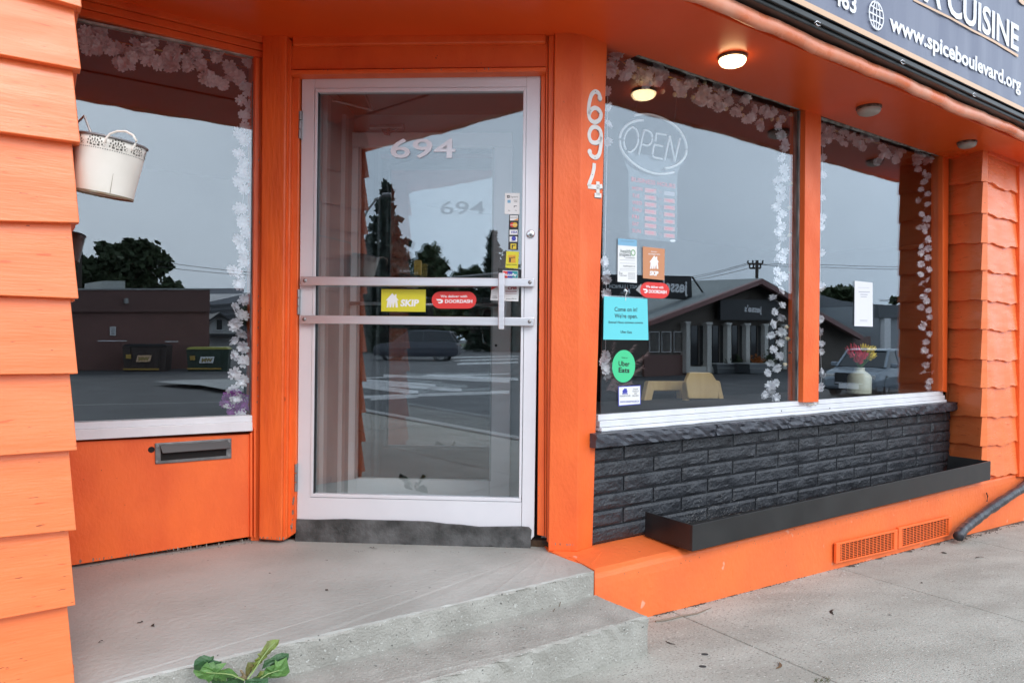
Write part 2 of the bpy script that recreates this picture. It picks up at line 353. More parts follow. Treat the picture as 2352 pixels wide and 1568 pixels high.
# --- clapboards
def board(name, pl, cols, zt, m, parent, ob=.030, ot=.006, amp=.004, seed=0, taper=0.0, back=-.012):
    """cols: list of (s, zbottom). tapered board, thick wavy lower edge"""
    rr = random.Random(seed); g = G(); ph = [rr.uniform(0, 6.28) for _ in range(3)]
    n = 14; s0, s1 = cols[0][0], cols[-1][0]; S = [c[0] for c in cols]; Z = [c[1] for c in cols]
    fb, ft, bb, bt, fm_ = [], [], [], [], []
    for i in range(n+1):
        u = i/n; a = s0+(s1-s0)*u; z = float(np.interp(a, S, Z)) + amp*(math.sin(a*19+ph[0])*.6+math.sin(a*43+ph[1])*.4)
        at = a if i < n else a-taper
        zt_ = zt(a) if callable(zt) else zt
        bow = .0015*math.sin(a*23+ph[2])
        fb.append(pl.pt(a, z, ob+bow)); bb.append(pl.pt(a, z, back))
        fm_.append(pl.pt(a*.5+at*.5, (z+zt_)/2, (ob+ot)/2+bow)); ft.append(pl.pt(at, zt_, ot)); bt.append(pl.pt(at, zt_, back))
    k = n+1; v = fb+fm_+ft+bt+bb; f = []
    for r in range(5):
        for i in range(n): f.append((r*k+i, r*k+i+1, ((r+1) % 5)*k+i+1, ((r+1) % 5)*k+i))
    f += [tuple(r*k for r in range(5)), tuple(r*k+n for r in range(4, -1, -1))]
    g.add(v, f); return g.obj(name, m, parent, bevel=.0022)
LZ = [(.028, .025), (.222, .218), (.413, .422), (.614, .612), (.802, .805), (.989, .990), (1.182, 1.162), (1.383, 1.381), (1.564, 1.562), (1.717, 1.735), (1.93, 1.93), (2.12, 2.12)]
lw = wallbox('shingle_wall', -6, -2.02, -.40, 2.3, .05, .255, m_orwood)
for i, (zc, z0) in enumerate(LZ):
    zt = (LZ[i+1][0]+LZ[i+1][1])/2+.02 if i < len(LZ)-1 else 2.25
    board('shingle', FB, [(-6, z0), (-2.16, z0), (-2.0, zc)], zt, m_orwood, lw, ob=.034, ot=.006, amp=.0035, seed=i+3, taper=.018)
board('shingle', FB, [(-6, -.36), (-2.0, -.36)], .06, m_orwood, lw, ob=.012, ot=.004, amp=.001, seed=77)
cs = FB.pt(-2.008, 0, .0)                              # the left corner; its return wall runs into the recess
class RP_(Plane):
    pass
def plane2(p, q, flip=False):
    p, q = Vector(p), Vector(q); d = q-p; return Plane((p.x, p.y, 0), math.atan2(d.y, d.x))
RL = plane2(FR.pt(-2.028, 0, .25), FR.pt(-2.028, 0, -.87)); RL.n = FR.t.copy()
rlw = szslab('return_wall', RL, rect(0, 1.14, -.1, 2.25), m_orwood, -.02, -.004, bld)
for i in range(len(LZ)):
    zt = LZ[i+1][0]+.02 if i < len(LZ)-1 else 2.25
    board('shingle', RL, [(0, LZ[i][0]), (1.12, LZ[i][0]+.003)], zt, m_orwood, rlw, ob=.024, ot=.004, amp=.004, seed=i+30, back=-.003)

# --- left window wall (set back in the recess)
lpan = slab('lower_wall_panel', FL, [C1(380, 128), C1(1497, 78), C1(1497, 690), C1(380, 870)], m_or, -.06, .012, bld, bevel=.001)
slab('corner_bead', FL, [C1(1499, 72), C1(1513, 70), C1(1513, 692), C1(1499, 694)], m_or, 0, .026, bld, bevel=.002)
slab('corner_bead', FL, [C1(1522, 40), C1(1535, 40), C1(1535, 700), C1(1522, 696)], m_or, 0, .034, bld, bevel=.003)
slab('corner_post', FL, [(583, 120), (603, 84), (596, 1241), (576, 1241)], m_ordoor, -.08, .010, bld)
szslab('header_board', FL, [(-2.0, 2.131), (-1.25, 2.131), (-1.25, 2.158), (-2.0, 2.158)], m_or, -.05, .020, bld)
szslab('header_board', FL, [(-2.0, 2.160), (-1.25, 2.160), (-1.25, 2.188), (-2.0, 2.188)], m_or, -.05, .030, bld)
szslab('header_board', FL, [(-2.0, 2.190), (-1.25, 2.190), (-1.25, 2.23), (-2.0, 2.23)], m_or, -.05, .045, bld)
lwin = slab('window', FL, [A1(1782, 404), A1(1816, 400), B1(1795, 1440), B1(1757, 1440)], m_ordoor, -.02, .022, bld, bevel=.003)
slab('jamb_edge', FL, [A1(1770, 404), A1(1779, 404), B1(1754, 1330), B1(1747, 1330)], m_frame_d, -.02, .004, lwin, bevel=.001)
szslab('pane', FL, rect(-1.99, -1.255, .53, 2.14), m_glass, -.006, 0, lwin, bevel=0)
slab('sill', FL, [B1(500, 1383), B1(1762, 1331), B1(1763, 1372), B1(500, 1430)], m_white, -.03, .022, lwin, bevel=.002)
slab('sill', FL, [B1(500, 1432), B1(1763, 1374), B1(1765, 1440), B1(500, 1507)], m_white, -.03, .038, lwin, bevel=.003)
slab('jamb_edge', FL, [A1(540, 128), A1(1790, 392), A1(1783, 404), A1(540, 143)], m_caulk, -.02, .006, lwin, bevel=.001)

# --- entrance surround
slab('door_post', DR, [A2(66, 240), A2(236, 240), C2(196, 615), C2(40, 602)], m_ordoor, -.10, .060, bld, bevel=.006, seg=3)
slab('door_post', DR, [A2(239, 255), A2(272, 285), C2(228, 600), C2(199, 615)], m_ordoor, -.10, .040, bld, bevel=.004)
jl = slab('door_jamb', DR, [A2(276, 515), A2(327, 515), C2(288, 560), C2(230, 600)], m_ordoor, -.10, .016, bld, bevel=.003)
slab('door_jamb', DR, [A3(250, 520), A3(281, 505), C3(236, 690), C3(191, 680)], m_ordoor, -.10, .014, bld, bevel=.003)
slab('door_post', DR, [A3(283, 250), A3(299, 250), C3(247, 700), C3(238, 690)], m_ordoor, -.10, .030, bld, bevel=.003)
slab('door_post', DR, [A3(302, 250), A3(343, 245), C3(262, 730), C3(249, 720)], m_ordoor, -.10, .042, bld, bevel=.003)
slab('door_header', DR, [A2(275, 240), A3(284, 235), A3(284, 300), A2(275, 320)], m_or, -.10, .052, bld, bevel=.008)
slab('door_header', DR, [A2(270, 322), A3(284, 302), A3(284, 466), A2(270, 486)], m_or, -.10, .030, bld, bevel=.002)
slab('door_header', DR, [A2(262, 489), A3(284, 468), A3(284, 499), A2(330, 520), A2(262, 521)], m_or, -.10, .058, bld, bevel=.004)
slab('door_gap_shade', DR, [A2(300, 500), A2(352, 500), C2(310, 640), C2(262, 640)], m_gapshade, -.11, -.046, bld, bevel=0)  # black strips behind the door edges paint the shade of the gap
slab('door_gap_shade', DR, [A3(240, 490), A3(270, 490), C3(215, 700), C3(170, 700)], m_gapshade, -.11, -.046, bld, bevel=0)
slab('door_gap_shade', DR, [A2(353, 500), A3(239, 490), A3(239, 525), A2(353, 536)], m_gapshade, -.11, -.046, bld, bevel=0)
slab('threshold', DR, [(660, 1238), (1262, 1240), (1262, 1262), (660, 1262)], mat('rotten_threshold_wood', (.09, .045, .02), .9, col2=(.03, .02, .015), vs=30, bump=.8), -.11, -.012, bld, bevel=.004)
# the broad post that turns the corner between door and window
Al_t, Al_b = DR.px(*A3(345, 245), .062), DR.px(*C3(258, 737), .062)
Co_t, Co_b = DR.px(*A3(541, 232), .062), DR.px(*C3(432, 742), .062)
Br_t, Br_b = FR.px(*A3(714, 290), .036), FR.px(*C3(523, 725), .036)
def setz(v, z): return Vector((v.x, v.y, z))
topp = [setz(v, ZS+.06) for v in (Al_t, Co_t, Br_t, Br_t-FR.n*.16, Al_t-DR.n*.16)]; botp = [setz(v, -.005) for v in (Al_b, Co_b, Br_b, Br_b-FR.n*.16, Al_b-DR.n*.16)]
g = G(); g.prism(topp, botp); cpost = g.obj('corner_post', m_or, bld, bevel=.004)

# --- aluminium door
dg_ = G()
def dq(P, off1=0.0, off0=-.045):
    q = [DR.sz(x, y, off1) for x, y in P]; dg_.prism([DR.pt(a, z, off1) for a, z in q], [DR.pt(a, z, off0) for a, z in q])
oTL, oTR, oBR, oBL = A2(345, 530), A3(247, 518), C3(172, 690), C2(296, 632)
iTL, iTR, iBR, iBL = A2(435, 618), A2(1913, 608), C2(1806, 354), C2(384, 320)
def lerp2(a, b, t): return (a[0]+(b[0]-a[0])*t, a[1]+(b[1]-a[1])*t)
dq([oTL, A2(434, 528), C2(383, 628), oBL]); dq([A2(1914, 518), oTR, oBR, C2(1805, 672)])
dq([A2(435, 529), A2(1913, 519), iTR, iTL]); dq([iBL, iBR, C2(1804, 640), C2(384, 600)])
door = dg_.obj('door', m_alu, bld, bevel=.0016)
bead = G()
def bq(P, off1=.004, off0=-.02):
    q = [DR.sz(x, y, off1) for x, y in P]; bead.prism([DR.pt(a, z, off1) for a, z in q], [DR.pt(a, z, off0) for a, z in q])
gTL, gTR, gBR, gBL = A2(456, 646), A2(1890, 636), C2(1787, 328), C2(406, 296)
bq([A2(436, 619), A2(1912, 609), gTR, gTL]); bq([gBL, gBR, C2(1805, 352), C2(385, 318)])
bq([A2(436, 620), A2(455, 647), C2(405, 296), C2(386, 318)]); bq([A2(1891, 637), A2(1912, 610), C2(1804, 351), C2(1788, 328)])
bead.obj('glazing_bead', m_alu, door, bevel=.0012)
slab('gasket', DR, [A2(455, 645), A2(463, 645), C2(415, 296), C2(406, 296)], m_black, -.02, -.001, door, bevel=0)
slab('pane', DR, [A2(452, 640), A2(1896, 632), C2(1792, 332), C2(402, 300)], m_glassd, -.018, -.012, door, bevel=0)
# worn rubber sweep with an uneven top edge
top = [DR.sz(*C2(x, y), .012) for x, y in [(292, 470), (420, 474), (620, 470), (800, 476), (1000, 480), (1050, 482), (1180, 486), (1300, 502), (1400, 508), (1520, 522), (1700, 520), (1800, 519), (1855, 524), (1874, 545)]]
bot = [DR.sz(*C2(x, y), .012) for x, y in [(1868, 600), (1866, 672), (1600, 652), (1300, 655), (1000, 640), (700, 632), (400, 630), (282, 634)]]
szslab('door_sweep', DR, top+bot, m_sweep, -.002, .012, door, bevel=.003)
for P in ([B2(335, 361), B3(203, 375), B3(203, 433), B2(336, 424)], [B2(334, 632), B3(202, 648), B3(200, 708), B2(333, 690)]):
    slab('push_bar', DR, P, m_bar, .018, .030, door, bevel=.003)
slab('push_bar_bracket', DR, [B2(337, 365), B2(432, 366), B2(430, 420), B2(337, 420)], m_bar, .001, .0175, door, bevel=.002)
slab('push_bar_bracket', DR, [B2(335, 636), B2(430, 637), B2(430, 686), B2(335, 686)], m_bar, .001, .0175, door, bevel=.002)
slab('push_bar_bracket', DR, [B3(115, 378), B3(200, 379), B3(200, 430), B3(115, 430)], m_bar, .001, .0175, door, bevel=.002)
slab('push_bar_bracket', DR, [B3(115, 652), B3(198, 653), B3(198, 704), B3(115, 704)], m_bar, .001, .0175, door, bevel=.002)
def disc(name, pl, c, rpx, off0, off1, m, parent, dome=0):
    P = pl.px(*c, off1); r = (pl.px(c[0], c[1]-rpx, off1)-P).length; mw = Matrix.Translation(P-pl.n*(off1-off0)) @ pl.n.to_track_quat('Z', 'Y').to_matrix().to_4x4()
    g = G(); h = off1-off0; g.lathe([(0, 0), (r, 0), (r, h*.7), (r*.85, h), (r*.4, h*(1+dome)), (0, h*(1+dome*1.3))], mw, 20); return g.obj(name, m, parent, smooth=False)
for c in (B2(362, 390), B3(172, 402), B2(358, 660), B3(170, 676)): disc('bolt', DR, c, 4.2, .030, .034, m_steel, door, .4)
hg = G()
q = [DR.sz(*p, .048) for p in (B2(1716, 350), B2(1760, 350), B2(1757, 733), B2(1716, 731))]
hg.prism([DR.pt(a, z, .058) for a, z in q], [DR.pt(a, z, .050) for a, z in q])
q = [DR.sz(*p, .058) for p in (B2(1716, 336), B2(1760, 336), B2(1760, 352), B2(1716, 352))]
hg.prism([DR.pt(a, z, .058) for a, z in q], [DR.pt(a, z, .001) for a, z in q])
hg.obj('pull_handle', m_bar, door, bevel=.003)
disc('lock_cylinder', DR, B3(177, 65), 9.2, 0, .007, m_chrome, door, .3); disc('keyway', DR, B3(178, 71), 4, .0095, .012, m_steel, door); disc('keyhole', DR, B3(178, 74), 1.8, .0125, .013, m_black, door)
for (a, b, c_, d_) in ((A2(322, 775), A2(345, 775), A2(340, 972), A2(318, 970)), (B2(312, 450), B2(331, 450), B2(328, 630), B2(310, 630)), (C2(281, 95), C2(300, 95), C2(299, 284), C2(279, 284))):
    h = slab('hinge', DR, [a, b, c_, d_], m_steel, -.01, .010, door, bevel=.002)
    for k in range(3):
        t0 = k/3+.02; t1 = (k+1)/3-.02; c0 = lerp2(lerp2(a, b, .5), lerp2(d_, c_, .5), t0); c1 = lerp2(lerp2(a, b, .5), lerp2(d_, c_, .5), t1)
        g = G(); g.tube([DR.px(*c0, .014), DR.px(*c1, .014)], .0065, 10); g.obj('hinge_knuckle', m_steel, h, smooth=False)
text_on(DR, '694', A2(962, 1101), A2(1415, 1101), 45, -.010, m_frost, door, bold=.012, name='door_number')

# --- vestibule and inner door
DI = Plane(DR.o, DR.ang, -.70)
vs = slab('inner_door', DI, [A2(650, 925), A2(1815, 925), A2(1815, 1028), A2(650, 1028)], m_grey_lt, -.04, 0, bld, bevel=.003)
slab('door_stile', DI, [A2(650, 1029), A2(749, 1029), C2(694, 300), C2(628, 300)], m_grey_lt, -.04, 0, vs, bevel=.003)
slab('door_stile', DI, [A2(1676, 1029), A2(1815, 1029), C2(1725, 315), C2(1588, 315)], m_grey_lt, -.04, 0, vs, bevel=.003)
slab('door_rail', DI, [C2(695, 194), C2(1587, 212), C2(1587, 330), C2(695, 318)], m_grey_lt, -.04, .001, vs, bevel=.003)
slab('pane', DI, [A2(745, 1025), A2(1680, 1025), C2(1592, 214), C2(690, 194)], m_glassi, -.03, -.024, vs, bevel=0)
slab('glazing_bead', DI, [A2(738, 1029), A2(750, 1029), C2(695, 194), C2(683, 194)], m_grey_in, 0, .006, vs, bevel=.001)
slab('glazing_bead', DI, [A2(1676, 1029), A2(1688, 1029), C2(1599, 212), C2(1588, 212)], m_grey_in, 0, .006, vs, bevel=.001)
g = G()   # bar handle across the inner door
g.tube([DI.px(*B2(690, 550), .0), DI.px(*B2(690, 550), .06), DI.px(*B2(720, 550), .075), DI.px(*B2(1680, 562), .075), DI.px(*B2(1705, 562), .06), DI.px(*B2(1705, 562), .0)], .011, 10)
g.obj('crash_bar', m_chrome, vs, smooth=True)
g = G(); g.tube([DI.px(*B2(1668, 588), -.03), DI.px(*B2(1660, 585), -.07), DI.px(*B2(1622, 588), -.09), DI.px(*B2(1596, 620), -.09), DI.px(*B2(1594, 760), -.09), DI.px(*B2(1612, 822), -.09), DI.px(*B2(1655, 840), -.08), DI.px(*B2(1665, 842), -.03)], .010, 10)
g.obj('pull_handle', m_chrome, vs, smooth=True)
disc('screw', DI, B2(1699, 843), 3, 0, .004, m_black, vs)
# closer above it
slab('door_closer', DI, [A2(810, 870), A2(1050, 858), A2(1050, 895), A2(810, 895)], m_steel, .0, .06, vs, bevel=.005)
slab('door_closer', DI, [A2(898, 896), A2(950, 896), A2(945, 935), A2(905, 925)], m_black, .0, .05, vs, bevel=.005)
g = G(); g.tube([DI.px(*A2(1060, 870), .05), DI.px(*A2(1000, 905), .05), DI.px(*A2(935, 935), .05)], .006, 6); g.obj('closer_arm', m_black, vs)
# vestibule box
slab('vestibule_wall', DI, [(640, 150), (1300, 150), A2(1830, 924), A2(640, 924)], m_grey_in, -.10, -.041, bld, bevel=0)
slab('vestibule_wall', DI, [(780, 150), A2(649, 924), C2(628, 300), C2(560, 300)], m_grey_in, -.10, -.041, bld, bevel=0)
slab('vestibule_wall', DI, [A2(1816, 800), (1300, 150), (1300, 1150), C2(1726, 315)], m_grey_in, -.10, -.041, bld, bevel=0)
sL = DR.sz(*A2(440, 1000))[0]-.035; sR = DR.sz(*A2(1895, 1000))[0]+.02
def dbox(name, s0, s1, z0, z1, o0, o1, m, parent=bld, bevel=.002): return szslab(name, DR, rect(s0, s1, z0, z1), m, o0, o1, parent, bevel=bevel)
dbox('vestibule_wall', sL-.06, sL, -.02, 2.26, -.74, -.05, m_grey_in)
dbox('vestibule_wall', sR+.06, sR+.12, -.02, 2.26, -.74, -.05, m_grey_in)
dbox('vestibule_ceiling', sL-.05, sR+.1, 2.12, 2.2, -.74, -.05, mat('vestibule_ceiling', (.16, .16, .16), .8))
dbox('vestibule_floor', sL-.05, sR+.1, -.028, -.018, -.74, -.05, mat('vestibule_mat', (.06, .06, .06), .9))
for o in (-.20, -.50):
    dbox('sidelight_mullion', sL, sL+.022, -.018, 2.05, o-.055, o, m_mull, bld)
for o in (-.30, -.55):
    dbox('sidelight_mullion', sR+.035, sR+.06, -.018, 2.05, o-.05, o, m_mull, bld)
dbox('door_jamb', sL+.0, sR+.06, 2.075, 2.119, -.11, -.05, m_grey_in)
g = G(); g.tube([DR.px(*A2(560, 700), -.12), DR.px(*A2(830, 770), -.25)], .006, 6); g.tube([DR.px(*A2(785, 665), -.25), DR.px(*A2(832, 775), -.25)], .006, 6); g.obj('door_closer_arm', m_steel, bld)

# --- right windows
rwin = slab('window', FR, [A4(436, 700), A4(545, 750), B4(526, 1238), B4(419, 1240)], m_or, -.06, .040, bld, bevel=.002)
slab('jamb_edge', FR, [A4(392, 772), A4(432, 770), B4(412, 1240), B4(378, 1246)], m_frame_d, -.03, .008, rwin, bevel=.002)
slab('pane', FR, [A3(700, 300), A4(394, 755), B4(380, 1260), B3(668, 1345)], m_glass, -.006, 0, rwin, bevel=0)
slab('pane', FR, [A4(546, 800), A4(1394, 1080), B4(1394, 1178), B4(525, 1228)], m_glass, -.006, 0, rwin, bevel=0)
slab('jamb_edge', FR, [A4(1384, 1095), A4(1394, 1097), B4(1394, 1165), B4(1384, 1165)], m_caulk, -.02, .012, rwin, bevel=.001)
slab('side_trim', FR, [A4(1395, 1060), A4(1437, 1060), B4(1424, 1170), B4(1395, 1163)], m_or, -.05, .030, bld, bevel=.003)
def ragged(pl, x0, y0, x1, y1, n, wpx, amp, off0, off1, m, name, parent):
    up, lo = [], []
    for i in range(n+1):
        t = i/n; x = x0+(x1-x0)*t; y = y0+(y1-y0)*t; up.append(pl.sz(x, y-wpx, off1)); lo.append(pl.sz(x, y+random.uniform(0, amp), off1))
    szslab(name, pl, up+lo[::-1], m, off0, off1, parent, bevel=0)
a_, b_ = A3(712, 318), A4(432, 772); ragged(FR, a_[0], a_[1], b_[0], b_[1], 40, 3, 3.2, -.01, .004, m_caulk, 'caulk_line', rwin)
a_, b_ = A4(548, 828), A4(1394, 1095); ragged(FR, a_[0], a_[1], b_[0], b_[1], 40, 3, 2.6, -.01, .004, m_caulk, 'caulk_line', rwin)
zt_, zb_ = .570, .497; sl = FR.sz(*B3(670, 1330), .03)[0]; sr = FR.sz(*B4(1418, 1165), .03)[0]
for (z0, z1, o) in ((.545, .571, .010), (.516, .5435, .022), (.494, .5145, .034)):
    szslab('sill', FR, rect(sl, sr, z0, z1), m_white, -.03, o, rwin, bevel=.0025)
ragged(FR, *B3(672, 1441), *B4(1418, 1234), 60, 1.2, 1.8, .0, .040, m_white, 'caulk_line', rwin)
disc('screw', FR, B4(605, 1281), 1.4, .022, .024, m_black, rwin); disc('screw', FR, B4(268, 1299), 1.4, .022, .024, m_black, rwin); disc('screw', FR, B3(1930, 1300), 1.4, .022, .024, m_black, rwin)
g = G()
for k in range(9):
    x = 415+k*12+random.uniform(-3, 3); y = 1246-random.uniform(0, 5); P = FR.px(*B4(x, y+random.uniform(0, 22)), .036); g.box(P, FR.t*random.uniform(.006, .02), Vector((0, 0, random.uniform(.003, .012))), FR.n*.004)
g.obj('crumbled_caulk', m_caulk, rwin)

# --- stone wall under the windows
sw = szslab('stone_wall', FR, [(-.055, -.005), (3.345, -.005), (3.345, .434), (-.05, .434)], m_mortar, -.05, .016, bld, bevel=0)
def stone_mesh(Lx, H, seed, D=.019):
    rr = np.random.RandomState(seed); nx, nz = max(5, int(Lx/.020)), 6; v = []; f = []
    hf = rr.rand(nx+1, nz+1)
    for i in range(nx+1):
        for j in range(nz+1):
            u, w_ = i/nx, j/nz; edge = min(u*Lx, (1-u)*Lx, w_*H, (1-w_)*H)
            y = D*(.45 if edge < .001 else 1)*1.0
            if edge > .001: y = D*(.86+.34*mnoise.fractal(Vector((u*Lx*11+seed*7.3, w_*H*26, seed*3.1)), .9, 2.2, 4)+.12*(w_-.4))
            v.append((u*Lx, -y, w_*H))
    k = nz+1
    for i in range(nx):
        for j in range(nz): f.append((i*k+j, (i+1)*k+j, (i+1)*k+j+1, i*k+j+1))
    b = len(v); v += [(0, 0, 0), (Lx, 0, 0), (Lx, 0, H), (0, 0, H)]
    f.append(tuple([i*k for i in range(nx+1)][::-1]+[b, b+1])); f.append(tuple([i*k+nz for i in range(nx+1)]+[b+2, b+3]))
    f.append(tuple([j for j in range(nz+1)]+[b+3, b])); f.append(tuple([nx*k+j for j in range(nz+1)][::-1]+[b+1, b+2]))
    return newmesh('stone', v, f, [m_stone])
MA = Matrix.Rotation(A, 4, 'Z'); RH = .0722; smc = {}
for r in range(6):
    z = r*RH; x = -.052; off = (r % 2)*.5
    first = True; k = 0
    while x < 3.335:
        Lw = .388; Lw = (.195 if off else .388) if first else Lw
        first = False; Lw = min(Lw, 3.34-x)
        if Lw < .03: break
        key = (round(Lw, 2), (r*5+k) % 7)
        if key not in smc: smc[key] = stone_mesh(Lw-.007, RH-.007, len(smc)+11)
        mw = Matrix.Translation(FR.pt(x+.0035, z+.0035+.0005*((k*7) % 3), .0155)) @ MA
        inst('stone', smc[key], mw, sw); x += Lw; k += 1
# cap stones: rock faced front, flat top
def cap_mesh(Lx, seed):
    rr = np.random.RandomState(seed); nx = int(Lx/.028); v = []; prof = [(0, .062), (.055, .0635), (.079, .0615), (.083, .052), (.082, .036), (.081, .020), (.077, .004), (.066, .0), (0, 0)]
    for i in range(nx+1):
        for j, (o, z) in enumerate(prof):
            d = rr.uniform(-.005, .006) if 2 <= j <= 6 else 0; dz = rr.uniform(-.002, .002) if 1 < j < 8 else 0
            v.append((i/nx*Lx, -(o+d+.004*math.sin(i*.9+j)*(1 if 3 <= j <= 5 else 0)), z+dz))
    k = len(prof); f = []
    for i in range(nx):
        for j in range(k): f.append((i*k+j, i*k+(j+1) % k, (i+1)*k+(j+1) % k, (i+1)*k+j))
    f += [tuple(range(k)), tuple(nx*k+j for j in range(k-1, -1, -1))]
    return newmesh('cap_stone', v, f, [m_cap], smooth=False)
x = -.078
for i, Lw in enumerate((.80, .60, .90, .62, .50)):
    inst('cap_stone', cap_mesh(Lw-.006, 40+i), Matrix.Translation(FR.pt(x, .4345, 0)) @ MA, sw); x += Lw

# --- painted base ledge
bz = G()
Ls = [-.245, -.12, .05, .3, .8, 1.4, 2.1, 2.8, 3.5, 4.2, 5.5, 7.9]
def br(i): return .003*math.sin(i*2.3)
n = len(Ls); v = []
for i, s in enumerate(Ls):
    zb = walk_z(s)-.05; o = .268+br(i)
    v += [FR.pt(s, -.002, -.02), FR.pt(s, -.006, .10), FR.pt(s, -.014, .235), FR.pt(s, -.030, o), FR.pt(s, -.075, o+.004), FR.pt(s, zb, o+.008), FR.pt(s, zb, -.02)]
k = 7; f = []
for i in range(n-1):
    for j in range(k): f.append((i*k+j, i*k+(j+1) % k, (i+1)*k+(j+1) % k, (i+1)*k+j))
f += [tuple(range(k)), tuple((n-1)*k+j for j in range(k-1, -1, -1))]
bz.add(v, f); base = bz.obj('foundation_ledge', m_orcon, bld, bevel=.012, smooth=False)
# wedge of the ledge that runs from the post foot to the step corner
wp = [level_px(*C3(x, y), -.006) for x, y in ((232, 742), (300, 780), (345, 805), (400, 820), (470, 856), (536, 892))]
inner = [FR.pt(-.20, -.006, .20), FR.pt(-.05, -.006, .10), Vector((Al_b.x, Al_b.y, -.006))]
g = G(); g.prism([p+Vector((0, 0, .0005)) for p in wp+inner], [p-Vector((0, 0, .2)) for p in wp+inner]); g.obj('foundation_ledge', m_orcon, bld)

# crawl space vents in the base
m_vent = mat('orange_vent_paint', OR, .45, bump=.3, bs=40)
for P in ([C4(566, 735), C4(913, 655), C4(918, 765), C4(575, 842)], [C4(938, 642), C4(1238, 572), C4(1246, 676), C4(942, 755)]):
    q = [FR.sz(x, y, .292) for x, y in P]; (a0, _), (a1, _) = q[0], q[1]; zt0, zt1 = q[0][1], q[1][1]; zb0, zb1 = q[3][1], q[2][1]
    vent = szslab('vent', FR, [(a0, zb0), (a1, zb1), (a1, zt1), (a0, zt0)], m_gapshade, .262, .281, bld, bevel=0)  # flat black sheet paints the shaded recess behind the grille
    g = G()
    def P3(u, w_, o): a = a0+(a1-a0)*u; return FR.pt(a, (zb0+(zb1-zb0)*u)*(1-w_)+(zt0+(zt1-zt0)*u)*w_, o)
    def seg_(u0, w0, u1, w1, o0=.281, o1=.296):
        c = [(u0, w0), (u1, w0), (u1, w1), (u0, w1)]; g.prism([P3(*e, o1) for e in c], [P3(*e, o0) for e in c])
    seg_(-.03, .94, 1.03, 1.06); seg_(-.03, -.03, 1.03, .04); seg_(-.03, .04, .035, .94); seg_(.965, .04, 1.03, .94)
    g.obj('vent_frame', m_vent, vent, bevel=.002)
    g = G()
    for j in range(1, 10): seg_(.03, .04+j*.9/10-.014, .97, .04+j*.9/10+.014, .2895, .292)
    for i in range(1, 15): seg_(i/15-.005, .04, i/15+.005, .95, .288, .290)
    o = g.obj('vent_grille', m_vent, vent); o['kind'] = 'stuff'

# --- right hand bay clad in shingles
RB = plane2(FR.px(2181, 700, .02), FB.px(2257, 700, 0))
if RB.n.dot(CAM-RB.o) < 0: RB.n = -RB.n
yc = [347, 418, 490, 558, 622, 689, 757, 825, 890, 956, 1024, 1092]
yl = [363, 427, 494, 562, 622, 690, 753, 823, 880, 954, 1014, 1075]
yr = [376, 448, 511, 570, 631, 697, 757, 825, 882, 951, 1008, 1082]
bay_r = slab('return_wall', RB, [(2172, 340), (2250, 330), (2250, 1110), (2172, 1110)], m_orwood, -.09, -.06, bld, bevel=0)
bay_f = slab('bay_wall', FB, [(2268, 320), (2470, 380), (2470, 1110), (2268, 1110)], m_orwood, -.05, -.006, bld, bevel=0)
for i in range(11):
    ym = (yc[i]+yc[i+1])/2; RB = plane2(FR.px(2178+i*.35, ym, .0), FB.px(2258-i*.22, yc[i+1], .012)); RB.n = -RB.n if RB.n.dot(CAM-RB.o) < 0 else RB.n
    a = RB.sz(2178+i*.35, yl[i+1]); b = RB.sz(2258-i*.22, yc[i+1]); b = (b[0]+.010, b[1]); t = RB.sz(2220, (yl[i]+yc[i])/2)[1]+.03
    aa = 2180+i*.35
    board('shingle', RB, [a, b], min(t, ZS+.03), m_orwood, bay_r, ob=.022, ot=.004, amp=.006, seed=i+60, taper=.008, back=-.03)
    a = FB.sz(2258-i*.22, yc[i+1]); b = FB.sz(2341, yr[i+1]); t = FB.sz(2300, (yc[i]+yr[i])/2)[1]+.03
    mid = ((a[0]+b[0])/2, (a[1]+b[1])/2-.012)
    board('shingle', FB, [a, mid, b], min(t, ZS+.03), m_orwood, bay_f, ob=.024, ot=.004, amp=.010, seed=i+80, back=-.006)
slab('corner_trim', FB, [(2342, 330), (2362, 340), (2362, 1095), (2342, 1095)], m_or, -.1, .035, bld, bevel=.003)
wallbox('side_wall', FB.sz(2363, 700)[0], 8, -.45, 2.3, -.0, .262, m_orwood)
szslab('bay_trim', RB, [(RB.sz(2181, 700)[0], ZS-.045), (RB.sz(2257, 700)[0], ZS-.02), (RB.sz(2257, 700)[0], ZS+.02), (RB.sz(2181, 700)[0], ZS+.02)], m_or, -.02, .028, bld)
szslab('bay_trim', FB, [(FB.sz(2259, 360)[0], ZS-.02), (FB.sz(2341, 375)[0], ZS-.035), (FB.sz(2341, 375)[0], ZS+.02), (FB.sz(2259, 360)[0], ZS+.02)], m_or, -.02, .03, bld)

# --- fascia roll under the sign
fg = G(); v = []; S_ = np.linspace(-6, 8, 150); prof = [(.50, .068), (.535, .068), (.552, .056), (.557, .034), (.550, .012), (.538, .0), (.522, .004), (.50, .02)]
for i, s in enumerate(S_):
    w1 = .004*math.sin(s*5.1)+.003*math.sin(s*13.7)+.002*math.sin(s*29); lip = .006*max(0, math.sin(s*3.3+1))*abs(math.sin(s*17))
    for j, (o, z) in enumerate(prof): v.append(FR.pt(s, ZS-.008+z+(w1-lip if 3 <= j <= 6 else w1*.4), o+(w1*.5 if j > 1 else 0)))
k = len(prof); f = []
for i in range(len(S_)-1):
    for j in range(k): f.append((i*k+j, i*k+(j+1) % k, (i+1)*k+(j+1) % k, (i+1)*k+j))
f += [tuple(range(k)), tuple((len(S_)-1)*k+j for j in range(k-1, -1, -1))]
fg.add(v, f); fg.obj('fascia', m_fascia, bld, smooth=True)

